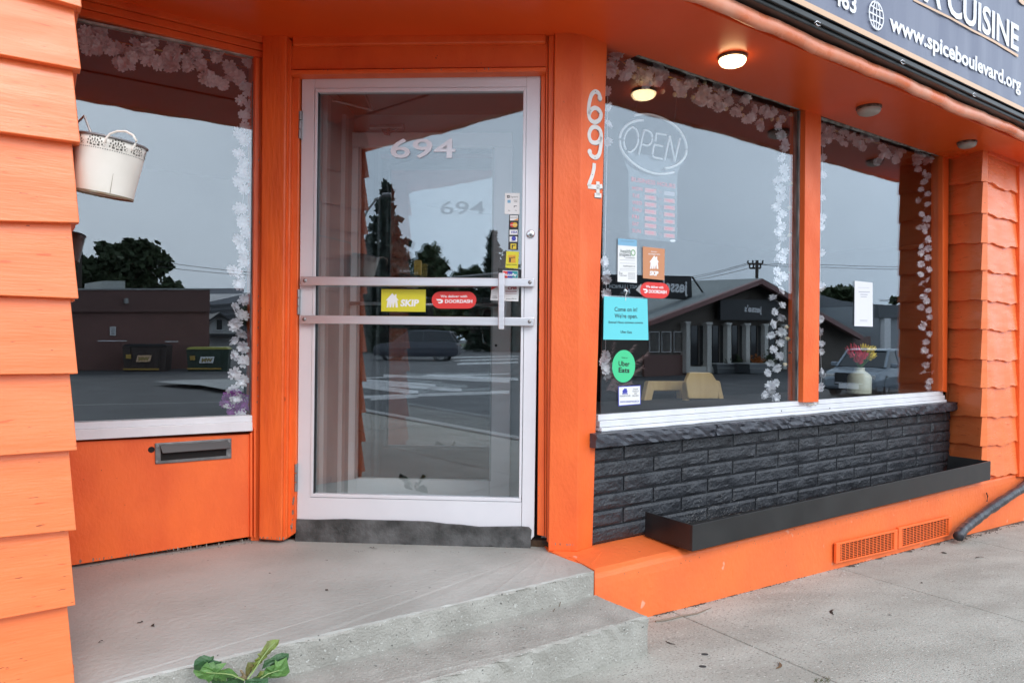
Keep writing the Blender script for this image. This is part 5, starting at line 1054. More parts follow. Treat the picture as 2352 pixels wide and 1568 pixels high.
# litter: leaves, twigs, flakes
litr = random.Random(21)
def gp(c, up=.003):
    """point on whichever walking surface is seen at picture point c"""
    for z, o0, o1, s1 in ((-.010, -.9, .266, -.24), (-.106, .266, .53, -.215)):
        P = level_px(c[0], c[1], z); r_ = P-FR.o; o = r_.dot(FR.n); s = r_.dot(FR.t)
        if o0 < o < o1 and s < s1: return P+Vector((0, 0, up))
    return ground_px(c[0], c[1])+Vector((0, 0, up))
def litter(name, lb, cat, grp, c, L_, W_, m, n=7, bend=.2):
    P = gp(c); a = litr.uniform(0, 6.28); d = Vector((math.cos(a), math.sin(a), 0)); e = Vector((-d.y, d.x, 0)); v = []; 
    for i in range(n+1):
        t = i/n; w_ = W_*math.sin(math.pi*(t*.9+.05))*litr.uniform(.7, 1.1); b = bend*L_*math.sin(t*3.1); z = .006*math.sin(t*3.1)*litr.uniform(.3, 1)
        v += [P+d*(t-.5)*L_+e*(b+w_), P+d*(t-.5)*L_+e*(b-w_)+Vector((0, 0, z)), ]
    o = mk(name, v, [(2*i, 2*i+1, 2*i+3, 2*i+2) for i in range(n)], m); return tag(o, lb, cat, grp)
m_dl = mat('dry_dark_leaf', (.035, .025, .018), .8); m_dr = mat('dry_brown_leaf', (.16, .09, .04), .8, col2=(.08, .04, .02), vs=60)
for c, L_, nm in ((C4(550, 1145), .085, 'the pavement before the vents, longest scrap there'), (C4(1420, 820), .07, 'the pavement right of the vents near the conduit'), (C4(1203, 790), .035, 'the pavement just below the right vent')):
    litter('fallen_leaf', 'dark curled dead leaf on '+nm, 'dead leaf', 'dead leaves and scraps on the concrete', c, L_, .007, m_dl)
for c, L_, nm in ((C3(240, 1100), .07, 'twiggy brown debris at the back of the lower step'), (C3(397, 1070), .02, 'small brown leaf at the back of the lower step near the orange corner'), (C4(200, 1462), .07, 'brown grassy debris lying across the pavement joint at the bottom'), (C4(875, 1162), .02, 'small dark crumb in the middle of the pavement'), (C4(1070, 970), .015, 'tiny dark crumb near the pavement joint below the vents'), (C1(840, 1207), .02, 'thin dark scrap in the middle of the porch slab'), (C1(925, 1225), .025, 'small dark smudge of leaf left of the porch middle'), (C1(605, 1325), .014, 'black seed scrap on the porch nearest the left corner'), (C2(805, 668), .045, 'dark scuffed leaf just below the door sweep'), (C2(497, 948), .012, 'tiny dark scrap on the porch below the left hinge'), (C2(915, 1322), .016, 'yellow brown leaf bit at the foot of the porch riser'), (C3(990, 1330), .045, 'thin curved dark twig on the pavement beside the lower step')):
    litter('leaf_scrap', nm, 'leaf scrap', 'dead leaves and scraps on the concrete', c, L_, .0022 if 'twig' in nm or 'thin' in nm else .005, m_dr if 'brown' in nm else m_dl)
g = G()
for k in range(8): P = gp(C3(240+litr.uniform(-80, 90), 1100+litr.uniform(-25, 30)), .004); a = litr.uniform(0, 6.3); g.tube([P, P+Vector((math.cos(a)*.03, math.sin(a)*.03, litr.uniform(0, .02)))], .0012, 4)
tag(g.obj('twigs', m_dr), 'tangle of thin dry twigs on the back of the lower step', 'twigs')
P = gp(C4(725, 832), .006); pc = G(); pc.add([P, P+FR.t*.05, P+FR.t*.045+FR.n*.018, P-FR.t*.01+FR.n*.016], [(0, 1, 2, 3)]); tag(pc.obj('paper_scrap', m_wsheet), 'small white scrap of paper below the left vent', 'paper scrap')
for c, lb in ((C3(1195, 1395), 'dark oval gum spot on the pavement beside the watermark side of the step'), (C3(1182, 1468), 'dark oval gum spot on the pavement nearer the bottom edge')):
    P = gp(c, .0008); g = G(); g.prism([P+Vector((.013*math.cos(t*.5), .008*math.sin(t*.5), .001)) for t in range(12)], [P+Vector((.014*math.cos(t*.5), .009*math.sin(t*.5), -.002)) for t in range(12)]); tag(g.obj('gum_spot', flat('old_gum', (.03, .03, .03), .8)), lb.replace('the watermark side of ', ''), 'gum spot')
g = G()
def grit(c0, c1, n, spread, szr, gg):
    for k in range(n):
        t = litr.random(); c = (c0[0]+(c1[0]-c0[0])*t+litr.gauss(0, spread), c0[1]+(c1[1]-c0[1])*t+abs(litr.gauss(0, spread*.6))); P = gp(c, .001); a = litr.uniform(0, 6.3); s = litr.uniform(*szr); d = Vector((math.cos(a), math.sin(a), 0))*s; e = Vector((-math.sin(a), math.cos(a), 0))*s*.4
        gg.add([P-d, P+e, P+d, P-e, P+Vector((0, 0, s*.5))], [(0, 1, 4), (1, 2, 4), (2, 3, 4), (3, 0, 4)])
grit((1500, 1414), (1925, 1302), 150, 4, (.002, .006), g); grit((1925, 1300), (2200, 1232), 260, 4, (.002, .008), g); grit((2200, 1240), (2352, 1198), 160, 5, (.002, .007), g); grit((200, 1300), (590, 1243), 50, 2, (.001, .004), g); grit((680, 1262), (1220, 1268), 40, 3, (.001, .003), g); grit((1260, 1255), (1365, 1306), 50, 3, (.001, .004), g)
tag(g.obj('grit', m_dl), 'dark dirt and crumbs gathered along the foot of the orange base', 'dirt', kind='stuff')
g = G(); grit((1500, 1416), (2340, 1200), 70, 14, (.002, .007), g); grit((1560, 1500), (2300, 1400), 60, 90, (.001, .004), g)
tag(g.obj('paint_flakes', mat('pale_flakes', (.6, .58, .55), .8)), 'pale paint flakes scattered on the pavement', 'paint flakes', kind='stuff')
g = G()
for k in range(240):
    c = (2150+litr.uniform(-60, 190), 1222-.24*(litr.uniform(-60, 190))+litr.uniform(-2, 6)); c = (c[0], 1240-.26*(c[0]-2150)+litr.uniform(-1, 5)); P = gp(c, 0); h = litr.uniform(.006, .02); a = litr.uniform(0, 6.3); d = Vector((math.cos(a), math.sin(a), 0)); g.add([P-d*.0012, P+d*.0012, P+Vector((d.y*.008, d.x*.008, h))], [(0, 1, 2)])
for k in range(60):
    c = C4(470+litr.uniform(-45, 50), 1555+litr.uniform(-15, 15)); P = gp(c, 0); h = litr.uniform(.004, .012); a = litr.uniform(0, 6.3); d = Vector((math.cos(a), math.sin(a), 0)); g.add([P-d*.0012, P+d*.0012, P+Vector((d.y*.008, d.x*.008, h))], [(0, 1, 2)])
tag(g.obj('moss_and_grass', mat('moss', (.07, .10, .03), .8, col2=(.10, .08, .04), vs=60)), 'short grass and moss in the crack along the right end of the base', 'grass', kind='stuff')

# chipped paint and dirt at the old timber edges
def chips(name, pl, p0, p1, n, wpx, szr, off, m, parent=bld):
    g = G()
    for k in range(n):
        t = litr.random()**1.0; x = p0[0]+(p1[0]-p0[0])*t+litr.gauss(0, wpx); y = p0[1]+(p1[1]-p0[1])*t; a, z = pl.sz(x, y, off); s = litr.uniform(*szr); m_ = litr.randint(4, 7)
        q = [(a+s*.5*litr.uniform(.5, 1)*math.cos(i*6.283/m_), z+s*litr.uniform(.6, 1.6)*math.sin(i*6.283/m_)) for i in range(m_)]
        g.prism([pl.pt(u, w_, off) for u, w_ in q], [pl.pt(u, w_, off-.0012) for u, w_ in q])
    o = g.obj(name, m, parent); o['kind'] = 'stuff'; return o
m_chip = mat('bare_old_wood', (.10, .06, .04), .8, col2=(.40, .36, .32), vs=60)
chips('paint_chips', DR, A3(250, 700), C3(196, 640), 26, .7, (.0015, .005), .0146, m_chip)
chips('paint_chips', DR, C2(276, 330), C2(262, 560), 14, 1.6, (.004, .012), .0166, m_chip)
chips('paint_chips', FL, (172, 1290), (582, 1238), 46, 2, (.002, .007), .0126, m_chip)
chips('paint_chips', DR, (598, 1234), (652, 1236), 10, 3, (.002, .007), .0606, m_chip)
chips('paint_chips', DR, C3(262, 733), C3(430, 740), 12, 3, (.002, .005), .0626, m_chip)
chips('paint_chips', DR, A2(340, 492), A3(260, 480), 10, 4, (.002, .005), .0586, m_chip)
chips('paint_chips', FL, A1(1812, 1000), B1(1800, 1300), 14, .8, (.002, .006), .0226, m_chip)
chips('dirt_marks', FR, (1400, 1330), (2200, 1130), 40, 12, (.001, .003), .2785, m_chip)

def grime(name, lb, f0, f1, n, wr, m, dz):
    """ragged film of dirt along a foot line; f0..f1 in picture points"""
    top, bot = [], []
    for i in range(n+1):
        t = i/n; c = (f0[0]+(f1[0]-f0[0])*t, f0[1]+(f1[1]-f0[1])*t); P = gp(c, dz); top.append(P-FR.n*.03); bot.append(P+FR.n*litr.uniform(*wr)*(1+.8*math.sin(i*.37)))
    v = top+bot[::-1]; k = n+1; g = G(); g.add(top+bot, [(i, i+1, k+i+1, k+i) for i in range(n)]); return tag(g.obj(name, m), lb, 'dirt', kind='stuff')
m_gr = mat('damp_dirt', (.06, .05, .04), .9, col2=(.13, .115, .095), vs=40)
grime('dirt_film', 'damp dark dirt line at the foot of the painted base', (1500, 1413), (1930, 1300), 90, (.003, .012), m_gr, .0012)
grime('dirt_film', 'mossy dark dirt line under the vents and conduit', (1930, 1300), (2352, 1196), 110, (.006, .026), m_gr, .0012)
P = [gp(C3(x, y), .004) for x, y in ((900, 1203), (980, 1190), (1060, 1170), (1150, 1155), (1235, 1120))]; g = G(); g.tube(P, [.004, .0045, .004, .003, .0015], 6); tag(g.obj('root', mat('dry_root', (.22, .17, .13), .8)), 'thin dry root lying along the base from the corner of the step', 'root')
for (pts, lb) in ((((1160, 1440), (1200, 1446), (1240, 1444)), 'hairline'),):
    pass

g = G()
for k in range(420):
    s = abs(litr.gauss(0, .33))+.55 if litr.random() < .75 else litr.uniform(.3, 3.1); z = .012+abs(litr.gauss(0, .045)); q = litr.uniform(.0008, .0030); P = FR.pt(s, z, .0365+litr.uniform(-.002, .003)); g.add([P, P+FR.t*q, P+FR.t*q*.6+Vector((0, 0, q)), P-FR.t*q*.3+Vector((0, 0, q*.7))], [(0, 1, 2, 3)])
g.obj('dust_and_chips', mat('pale_dust', (.42, .41, .39), .9), sw)['kind'] = 'stuff'
# ================================================================== THE STREET (seen in the glass)
GZ = -.62
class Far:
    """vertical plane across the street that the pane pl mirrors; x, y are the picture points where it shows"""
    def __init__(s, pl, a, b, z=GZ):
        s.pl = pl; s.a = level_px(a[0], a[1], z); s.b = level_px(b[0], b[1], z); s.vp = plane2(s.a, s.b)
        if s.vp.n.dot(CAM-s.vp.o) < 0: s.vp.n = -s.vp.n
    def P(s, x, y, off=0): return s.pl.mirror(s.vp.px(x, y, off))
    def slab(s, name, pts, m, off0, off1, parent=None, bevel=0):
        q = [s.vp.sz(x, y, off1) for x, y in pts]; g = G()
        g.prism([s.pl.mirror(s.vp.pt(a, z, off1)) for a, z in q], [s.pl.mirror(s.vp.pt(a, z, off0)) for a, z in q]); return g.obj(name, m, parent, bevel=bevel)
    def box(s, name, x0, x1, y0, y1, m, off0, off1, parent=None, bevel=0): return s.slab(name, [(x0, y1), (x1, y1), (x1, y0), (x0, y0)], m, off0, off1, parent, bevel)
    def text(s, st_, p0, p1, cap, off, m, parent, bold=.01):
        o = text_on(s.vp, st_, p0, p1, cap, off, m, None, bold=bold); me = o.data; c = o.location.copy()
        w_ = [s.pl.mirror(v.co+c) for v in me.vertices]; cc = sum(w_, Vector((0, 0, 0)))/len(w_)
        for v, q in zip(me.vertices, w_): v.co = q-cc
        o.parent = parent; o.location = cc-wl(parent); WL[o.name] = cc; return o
def base_root(name, P, lb, cat, grp=None): P = Vector(P); P.z = GZ; return root(name, P, lb, cat, grp)

# road markings and kerbs
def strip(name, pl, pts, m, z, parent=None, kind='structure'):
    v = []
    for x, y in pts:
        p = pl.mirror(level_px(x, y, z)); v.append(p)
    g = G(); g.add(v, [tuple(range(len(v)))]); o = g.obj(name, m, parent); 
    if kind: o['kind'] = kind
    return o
for i, (x0, y0, x1, y1, w_) in enumerate(((820, 868, 1170, 858, 1.2), (820, 872, 1000, 886, 3.5), (830, 879, 1060, 895, 4), (820, 884, 960, 902, 5), (880, 862, 1170, 876, 3), (980, 862, 1190, 871, 3), (820, 912, 1170, 900, 3.5), (850, 914, 960, 908, 5), (1000, 822, 1190, 818, 1.2), (1030, 829, 1190, 824, 1.5), (1050, 836, 1190, 832, 2))):
    strip('crossing_stripe', DR, [(x0, y0-w_), (x1, y1-w_), (x1, y1+w_), (x0, y0+w_)], m_mark, GZ+.004+.002*(i % 2))
strip('traffic_island', FL, [(355, 876), (420, 872), (540, 870), (560, 872), (560, 900), (510, 893), (460, 884), (420, 882)], m_curb, GZ+.12)
strip('lane_line', FL, [(170, 929), (560, 921), (560, 922.4), (170, 930.6)], flat('faded_line', (.12, .12, .12)), GZ+.004)
strip('far_verge', DR, [(820, 797), (1250, 797), (1300, 789), (780, 789)], m_grass, GZ+.05)
strip('far_pavement', DR, [(780, 800), (1300, 800), (1300, 797.3), (780, 797.3)], m_curb, GZ+.03)
strip('car_park', FL, [(100, 858), (600, 856), (620, 840), (60, 840)], m_asph, GZ+.01)

# --- brown building with bins
m_brown = mat('brown_brick_wall', (.20, .10, .085), .8, col2=(.165, .085, .072), vs=1.2)
m_brown2 = mat('brown_brick_wall_dark', (.15, .08, .07), .8)
bb = Far(FL, (150, 853), (481, 846)); R1 = base_root('brown_building', bb.P(300, 850), 'long low dark brown brick building with flat roof across the street behind the bins', 'building')
bb.box('wall', 60, 481, 664, 850, m_brown, -12, 0, R1); bb.box('upper_band', 60, 482, 664, 716, m_brown2, .0, .12, R1); bb.box('roof_coping', 60, 483, 662, 665.5, m_curb, -.1, .16, R1)
bb.box('rooftop_unit', 234, 287, 645, 663, mat('pale_roof_unit', (.50, .55, .52), .6), -4, -1.5, R1)
bb.box('wall_lamp', 288, 295, 685, 696, m_curb, .13, .35, R1); bb.box('notice', 253, 266, 750, 770, m_wsheet, .01, .05, R1); g = G(); 
for y in (754, 758, 762, 766): bb.box('notice_line', 255, 264, y-.6, y+.6, m_ink, .051, .055, R1)
bb.box('pipe_rail', 225, 291, 781.5, 783.5, m_wprint, .3, .36, R1); bb.box('pipe_rail', 380, 409, 783, 785, m_wprint, .3, .36, R1)
ic = Far(FL, (170, 846), (225, 845)); R2 = base_root('ice_chest', ic.P(200, 846), 'white ice merchandiser cabinet with dark door at the left end of the brown wall', 'ice chest')
ic.box('cabinet', 168, 224, 772, 843, m_wsheet, -1, 0, R2); ic.box('door_glass', 172, 208, 780, 825, flat('dark_glass', (.06, .06, .065), .2), .0, .03, R2); ic.box('top_sign', 176, 206, 753, 771, m_wsheet, -.5, -.1, R2); ic.text('ICE', (199, 766), (184, 766), 7, -.09, m_ink, R2, .03)
m_drum = flat('blue_plastic', (.07, .09, .38), .4)
for x0, lb in ((229, 'blue plastic drum beside the white ice cabinet'), (257, 'blue plastic drum next to the brown waste container')):
    c = Far(FL, (x0, 846), (x0+24, 846)); P = c.P(x0+12, 846, -.3); P.z = GZ; d = root('plastic_drum', P, lb, 'drum', 'blue drums by the brown wall'); r_ = (c.P(x0, 846)-c.P(x0+24, 846)).length/2; h = c.P(x0+12, 808).z-GZ
    g = G(); g.lathe([(0, 0), (r_*.95, 0), (r_, h*.05), (r_*.96, h*.3), (r_, h*.33), (r_, h*.36), (r_*.96, h*.4), (r_, h*.68), (r_*.96, h*.72), (r_*.97, h*.95), (0, h)], Matrix.Translation(P), 16); g.obj('drum', m_drum, d); g = G(); g.lathe([(r_*1.02, h*.93), (r_*1.04, h), (r_*.9, h*1.02), (0, h*1.02)], Matrix.Translation(P), 16); g.obj('lid', m_drum, d)
m_bin = mat('dark_green_bin', (.018, .045, .028), .5); m_bin2 = mat('dark_brown_bin', (.045, .028, .022), .5); m_gold = flat('gold_strip', (.45, .28, .05))
for (x0, x1, yt, yb, m, lid, lb) in ((281, 383, 790, 853, m_bin2, m_black, 'dark brown waste container with black lid against the brown wall'), (428, 526, 797, 852, m_bin, flat('yellow_lid_edge', (.45, .42, .10)), 'dark green waste container with yellow lid edge right of the brown one')):
    c = Far(FL, (x0, yb+1), (x1, yb+1)); P = c.P((x0+x1)/2, yb); d = base_root('waste_container', P, lb, 'dumpster')
    c.slab('body', [(x0+4, yb), (x1-4, yb), (x1, yt+6), (x0, yt+6)], m, -1.2, 0, d); c.slab('lid', [(x0-1, yt+5), (x1+1, yt+5), (x1-6, yt), (x0+6, yt)], lid, -1.25, .03, d); c.box('bottom_rail', x0+2, x1-18, yb-7, yb-4, m_gold, .0, .08, d)
    for k in (0, 1, 2): xx = x0+(x1-x0)*(k+.5)/3; c.box('rib', xx-1, xx+1, yt+8, yb-8, m, .0, .06, d)
    xm = (x0+x1)/2; c.slab('placard', [(xm-20, (yt+yb)/2+9), (xm+12, (yt+yb)/2+9), (xm+16, (yt+yb)/2-6), (xm-16, (yt+yb)/2-6)], m_tan if m is m_bin2 else m_wsheet, .06, .09, d); c.text('WM', (xm+11, (yt+yb)/2+6), (xm-14, (yt+yb)/2+6), 8, .095, flat('logo_olive', (.30, .22, .04)), d, .06)
    c.box('small_sticker', x0+8, x0+20, (yt+yb)/2-8, (yt+yb)/2+2, m_gold, .06, .09, d)
c = Far(FL, (385, 845), (416, 845)); d = base_root('grey_cabinet', c.P(400, 845), 'grey double door cabinet between the two waste containers', 'cabinet'); c.box('cabinet_body', 385, 416, 797, 843, flat('cabinet_grey', (.14, .14, .13)), -.6, 0, d); c.box('door_gap', 399.5, 401.5, 803, 838, m_wsheet, 0, .03, d); c.box('shelf', 387, 414, 819, 821, m_black, 0, .03, d)
# white house and apartment block beyond
c = Far(FL, (479, 815), (560, 815)); d = base_root('white_house', c.P(510, 815), 'small white gabled house beyond the end of the brown building', 'house')
c.slab('wall', [(470, 812), (545, 812), (545, 748), (505, 722), (470, 745)], mat('white_siding', (.62, .62, .60), .7), -8, 0, d); c.slab('roof', [(464, 750), (505, 722), (549, 752), (549, 748), (505, 717), (464, 745)], flat('dark_roof', (.03, .03, .03)), -8.2, .6, d); c.box('window', 498, 510, 734, 757, m_ink, .0, .1, d); c.box('window_sill', 497, 511, 757, 759, m_wprint, .0, .15, d); c.box('lower_roof', 470, 560, 766, 771, flat('dark_roof', (.03, .03, .03)), .0, 2, d)
c = Far(FL, (484, 794), (640, 792)); d = base_root('apartment_block', c.P(540, 793), 'grey apartment block with rows of balconies far behind the white house', 'building')
m_apt = flat('apartment_grey', (.30, .30, .32)); m_aptd = flat('apartment_dark', (.06, .06, .065))
c.slab('wall', [(484, 790), (650, 790), (650, 672), (560, 676), (484, 692)], m_apt, -20, 0, d); c.box('penthouse', 535, 560, 662, 678, m_apt, -12, -4, d)
for k in range(7): c.slab('balcony_row', [(486, 700+k*13-.02*0), (648, 688+k*13.5), (648, 694+k*13.5), (486, 706+k*13)], m_aptd, 0, .5, d)

def leafcloud(blobs, n, size, seed, zsq=1.0):
    rr = np.random.RandomState(seed); v = []; f = []; tot = sum(b[3]**2 for b in blobs)
    for (x, y, z, r) in blobs:
        k = int(n*r*r/tot)+1; d = rr.normal(size=(k, 3)); d /= np.linalg.norm(d, axis=1)[:, None]; rad = r*(rr.rand(k)**.55)*(1+.22*rr.normal(size=k))
        c = np.array([x, y, z])+d*rad[:, None]*np.array([1, 1, zsq]); a = rr.normal(size=(k, 3)); a /= np.linalg.norm(a, axis=1)[:, None]; b = np.cross(a, rr.normal(size=(k, 3))); b /= np.linalg.norm(b, axis=1)[:, None]; s = size*(.6+.8*rr.rand(k))[:, None]
        q = np.stack([c-a*s-b*s*.6, c+a*s-b*s*.5, c+a*s*.9+b*s*.6, c-a*s*.8+b*s*.6], 1).reshape(-1, 3); b0 = len(v); v += q.tolist(); f += [(b0+4*i, b0+4*i+1, b0+4*i+2, b0+4*i+3) for i in range(k)]
    return v, f
m_leafd = mat('dark_tree_leaves', (.030, .050, .018), .7, col2=(.050, .075, .028), vs=.9); m_leafs = mat('spruce_needles', (.022, .038, .024), .8, col2=(.035, .055, .035), vs=1.1); m_bark = mat('tree_bark', (.07, .055, .045), .9)
def tree(lb, pl, cpx, Z, blobs, n=5000, size=.35, seed=1, name='maple_tree', m=None):
    """blobs in picture units relative to the picture; Z distance along the mirrored view"""
    k = Z/F; W_ = []
    for (x, y, r) in blobs:
        for dz in ((0,) if r < 25 else (-.35, .35)):
            p = pl.mirror(CAM+ray(x, y)*(Z+dz*r*k)); W_.append((p.x, p.y, p.z, r*k))
    base = pl.mirror(CAM+ray(*cpx)*Z); base.z = GZ; t = root(name, base, lb, 'tree', 'trees across the street' )
    v, f = leafcloud(W_, n, size, seed); mk('crown', v, f, m or m_leafd, t)
    g = G(); top = sum((Vector(b[:3]) for b in W_), Vector((0, 0, 0)))/len(W_); g.tube([base, base.lerp(top, .5)+Vector((.1, .1, 0)), top], [.4, .3, .12], 8)
    for b in W_[:6]: g.tube([base.lerp(top, .55), Vector(b[:3])], [.14, .04], 5)
    g.obj('trunk', m_bark, t)
tree('broad maple with a knobbly crown behind the brown building', FL, (280, 850), 52, [(300, 575, 24), (330, 570, 20), (350, 580, 20), (265, 590, 26), (240, 570, 14), (300, 610, 34), (340, 600, 22), (250, 630, 34), (215, 620, 26), (190, 630, 26), (175, 590, 14), (300, 650, 30), (340, 640, 16), (360, 590, 12), (375, 598, 14), (385, 612, 12), (365, 625, 10), (345, 660, 22), (385, 655, 14), (405, 662, 12), (370, 668, 14), (165, 650, 30)], 11000, .20, 3)
tree('distant dark tree right of the apartment block', FL, (600, 800), 60, [(585, 730, 26), (610, 745, 30)], 1500, .3, 5)
# utility pole seen at the left
def pole(lb, pl, x, ybase, ytop, Z, arms, m=m_bark, r=.14):
    b = pl.mirror(CAM+ray(x, ybase)*Z); b.z = GZ; t = pl.mirror(CAM+ray(x, ytop)*Z); o = root('utility_pole', b, lb, 'utility pole', 'utility poles across the street'); g = G(); g.tube([b, Vector((b.x, b.y, t.z))], [r, r*.7], 8); g.obj('pole', m, o)
    for (x0, x1, y) in arms:
        g = G(); g.tube([pl.mirror(CAM+ray(x0, y)*Z), pl.mirror(CAM+ray(x1, y)*Z)], .06, 4); g.obj('crossarm', m, o)
        for xx in np.linspace(x0, x1, 4): p = pl.mirror(CAM+ray(xx, y-1)*Z); g = G(); g.tube([p, p+Vector((0, 0, .2))], .05, 6); g.obj('insulator', m_ink, o)
    return o
pole('dark utility pole at the left edge beside the maple', FL, 181, 840, 552, 40, [(174, 188, 566)])
pole('utility pole with two crossarms rising behind the peaked restaurant roof', FR, 1735, 850, 598, 46, [(1718, 1752, 606), (1722, 1747, 616)])
def wires(pl, P, Z, lb, r=.014, parent=None):
    o = root('overhead_wire', pl.mirror(CAM+ray(*P[0][0])*Z), lb, 'overhead wire')
    for pts in P:
        q = []
        for i in range(len(pts)-1):
            for t in range(6):
                u = t/6; x = pts[i][0]+(pts[i+1][0]-pts[i][0])*u; y = pts[i][1]+(pts[i+1][1]-pts[i][1])*u+2.0*math.sin(math.pi*u); q.append(pl.mirror(CAM+ray(x, y)*Z))
        q.append(pl.mirror(CAM+ray(*pts[-1])*Z)); g = G(); g.tube(q, r, 4); g.obj('wire', m_wire, o)
wires(FR, [[(1380, 668), (1588, 636), (1718, 604), (1790, 606), (1900, 608), (2130, 612)], [(1588, 640), (1722, 606), (1747, 608), (1900, 614), (2130, 618)], [(1588, 645), (1735, 612)], [(2020, 688), (2130, 685)], [(2020, 691), (2130, 689)]], 46, 'overhead wires crossing behind the peaked roof')
wires(FL, [[(360, 600), (600, 628)], [(360, 612), (600, 634)]], 40, 'faint overhead wires right of the maple')

# --- restaurant with the peaked roof
jb = Far(FR, (1490, 864), (1982, 842)); R3 = base_root('gabled_restaurant', jb.P(1740, 850), "low gabled restaurant with dark brown walls, pale columns and a jesse's sign across the street", 'building')
m_jw = mat('dark_taupe_wall', (.13, .108, .09), .8); m_jroof = mat('grey_shingle_roof', (.27, .30, .30), .85, col2=(.21, .235, .235), vs=.8, stretch=(1, 1, 8)); m_jf = flat('maroon_fascia', (.24, .105, .095)); m_col = flat('pale_column', (.62, .60, .55)); m_jd = flat('brown_brick_low', (.17, .085, .07))
jb.slab('wall', [(1380, 864), (1960, 846), (1960, 772), (1751, 655), (1500, 745), (1380, 775)], m_jw, -.3, 0, R3)
jb.slab('wall', [(1960, 846), (2000, 846), (2000, 772), (1960, 772)], m_jd, -3, -.4, R3)
g = G(); f_ = [jb.P(1484, 738, .8), jb.P(1751, 639, .8), jb.P(1590, 645, -13), jb.P(1370, 722, -13)]; f2 = [jb.P(1751, 639, .8), jb.P(1988, 770, .8), jb.P(1940, 760, -13), jb.P(1590, 645, -13)]
g.prism(f_, [p-Vector((0, 0, .12)) for p in f_]); g.prism(f2, [p-Vector((0, 0, .12)) for p in f2]); g.obj('roof', m_jroof, R3)
jb.slab('barge_board', [(1484, 752), (1751, 652), (1751, 641), (1484, 741)], m_jf, .7, .95, R3); jb.slab('barge_board', [(1752, 641), (1752, 653), (1980, 780), (1984, 772)], m_jf, .7, .95, R3)
for x0, x1 in ((1577, 1586), (1625, 1635), (1671, 1680), (1714, 1723), (1757, 1765), (1800, 1807)):
    jb.box('column', x0, x1, 740+(x0-1577)*.03, 856-(x0-1577)*.04, m_col, .0, .3, R3); jb.box('column_cap', x0-2, x1+2, 738+(x0-1577)*.03, 743+(x0-1577)*.03, m_col, .301, .4, R3)
for x0, x1 in ((1588, 1624), (1637, 1670), (1682, 1713), (1725, 1756), (1767, 1799), (1850, 1880)):
    w_ = jb.box('window', x0, x1, 748, 838, flat('dark_window_glass', (.012, .013, .015), .08), .01, .08, R3); jb.box('mullion', (x0+x1)/2-.7, (x0+x1)/2+.7, 748, 838, m_jw, .081, .12, w_)
jb.box('sill_wall', 1575, 1660, 842, 857, m_col, .05, .25, R3); jb.slab('low_brick', [(1480, 866), (1574, 862), (1574, 815), (1480, 815)], m_jd, 0, .1, R3)
for x0, x1 in ((1493, 1515), (1521, 1542), (1549, 1569)):
    p_ = jb.box('poster_frame', x0, x1, 761, 809, m_wsheet, .02, .08, R3); jb.box('poster', x0+1.5, x1-1.5, 763, 807, mat('poster_dark', (.05, .045, .04), .5, col2=(.16, .14, .12), vs=3), .081, .1, p_)
jb.box('sign_board', 1655, 1790, 688, 735, m_ink, .3, .45, R3); jb.text("jesse's", (1750, 718), (1710, 715), 15, .46, m_wprint, R3, .03)
js = Far(FR, (1380, 856), (1588, 852)); r_ = root('roof_sign', js.P(1490, 655), "long black roof sign with pale jesse's lettering reading backwards in the glass", 'sign'); js.slab('board', [(1395, 676), (1590, 688), (1588, 634), (1395, 630)], m_ink, -.4, 0, r_)
js.text("jesse's", (1580, 672), (1512, 667), 28, .02, m_wprint, r_, .03); js.text('BREAKFAST | LUNCH', (1500, 663), (1400, 661), 8, .02, m_wprint, r_, .02)
g = G(); g.tube([js.P(1590, 636, -.2), js.P(1620, 680, -1)], .05, 5); g.tube([js.P(1575, 690, .2), js.P(1625, 676, -1)], .10, 5); g.obj('brace', m_ink, r_)
for (x0, x1, lb) in ((1647, 1711, 'galvanised tub planter in front of the gabled restaurant, left one'), (1722, 1786, 'galvanised tub planter with orange flowers, right one')):
    c = Far(FR, (x0, 859), (x1, 856)); d = base_root('tub_planter', c.P((x0+x1)/2, 858), lb, 'planter', 'tub planters across the street'); n_ = 12
    c.slab('tub', [(x0+2, 857), (x1-2, 857), (x1, 836), (x0, 836)], mat('galvanised', (.16, .17, .18), .4, .5), -.8, 0, d); c.box('rim', x0-1, x1+1, 834, 836.5, m_curb, -.82, .03, d); c.box('rib', x0+1, x1-1, 845, 846.5, m_curb, .0, .04, d)
    cen = c.P((x0+x1)/2, 830, -.4)
    for k, xx in enumerate((x0+18, x0+44)):
        p = c.P(xx, 829, -.4); v, f = leafcloud([(p.x, p.y, p.z, .32)], 160, .06, k); mk('plant', v, f, flat('orange_mums', (.40, .12, .02)) if (x0 > 1700 and k == 0) else m_leafd, d)
# buildings and wood further right
c = Far(FR, (1882, 832), (2040, 826)); d = base_root('dark_gabled_shop', c.P(1950, 830), 'dark shop with slate coloured roof behind the right end of the gable', 'building'); c.slab('wall', [(1870, 832), (2038, 826), (2038, 760), (1870, 760)], mat('dark_brick', (.05, .03, .025), .8), -8, -1, d); c.slab('roof', [(1870, 765), (2034, 765), (2034, 700), (1976, 696), (1930, 690), (1870, 672)], flat('slate_roof', (.08, .09, .10)), -9, 0, d)
c = Far(FR, (2030, 838), (2160, 836)); d = base_root('grey_commercial_building', c.P(2080, 838), 'plain grey commercial building with a pale pilaster', 'building'); c.slab('wall', [(2020, 838), (2200, 836), (2200, 702), (2020, 702)], flat('mid_grey_wall', (.30, .32, .34)), -8, 0, d); c.box('parapet', 2018, 2200, 700, 730, flat('charcoal_parapet', (.09, .10, .11)), .0, .3, d); c.box('pilaster', 2032, 2046, 731, 838, m_wsheet, .0, .3, d)
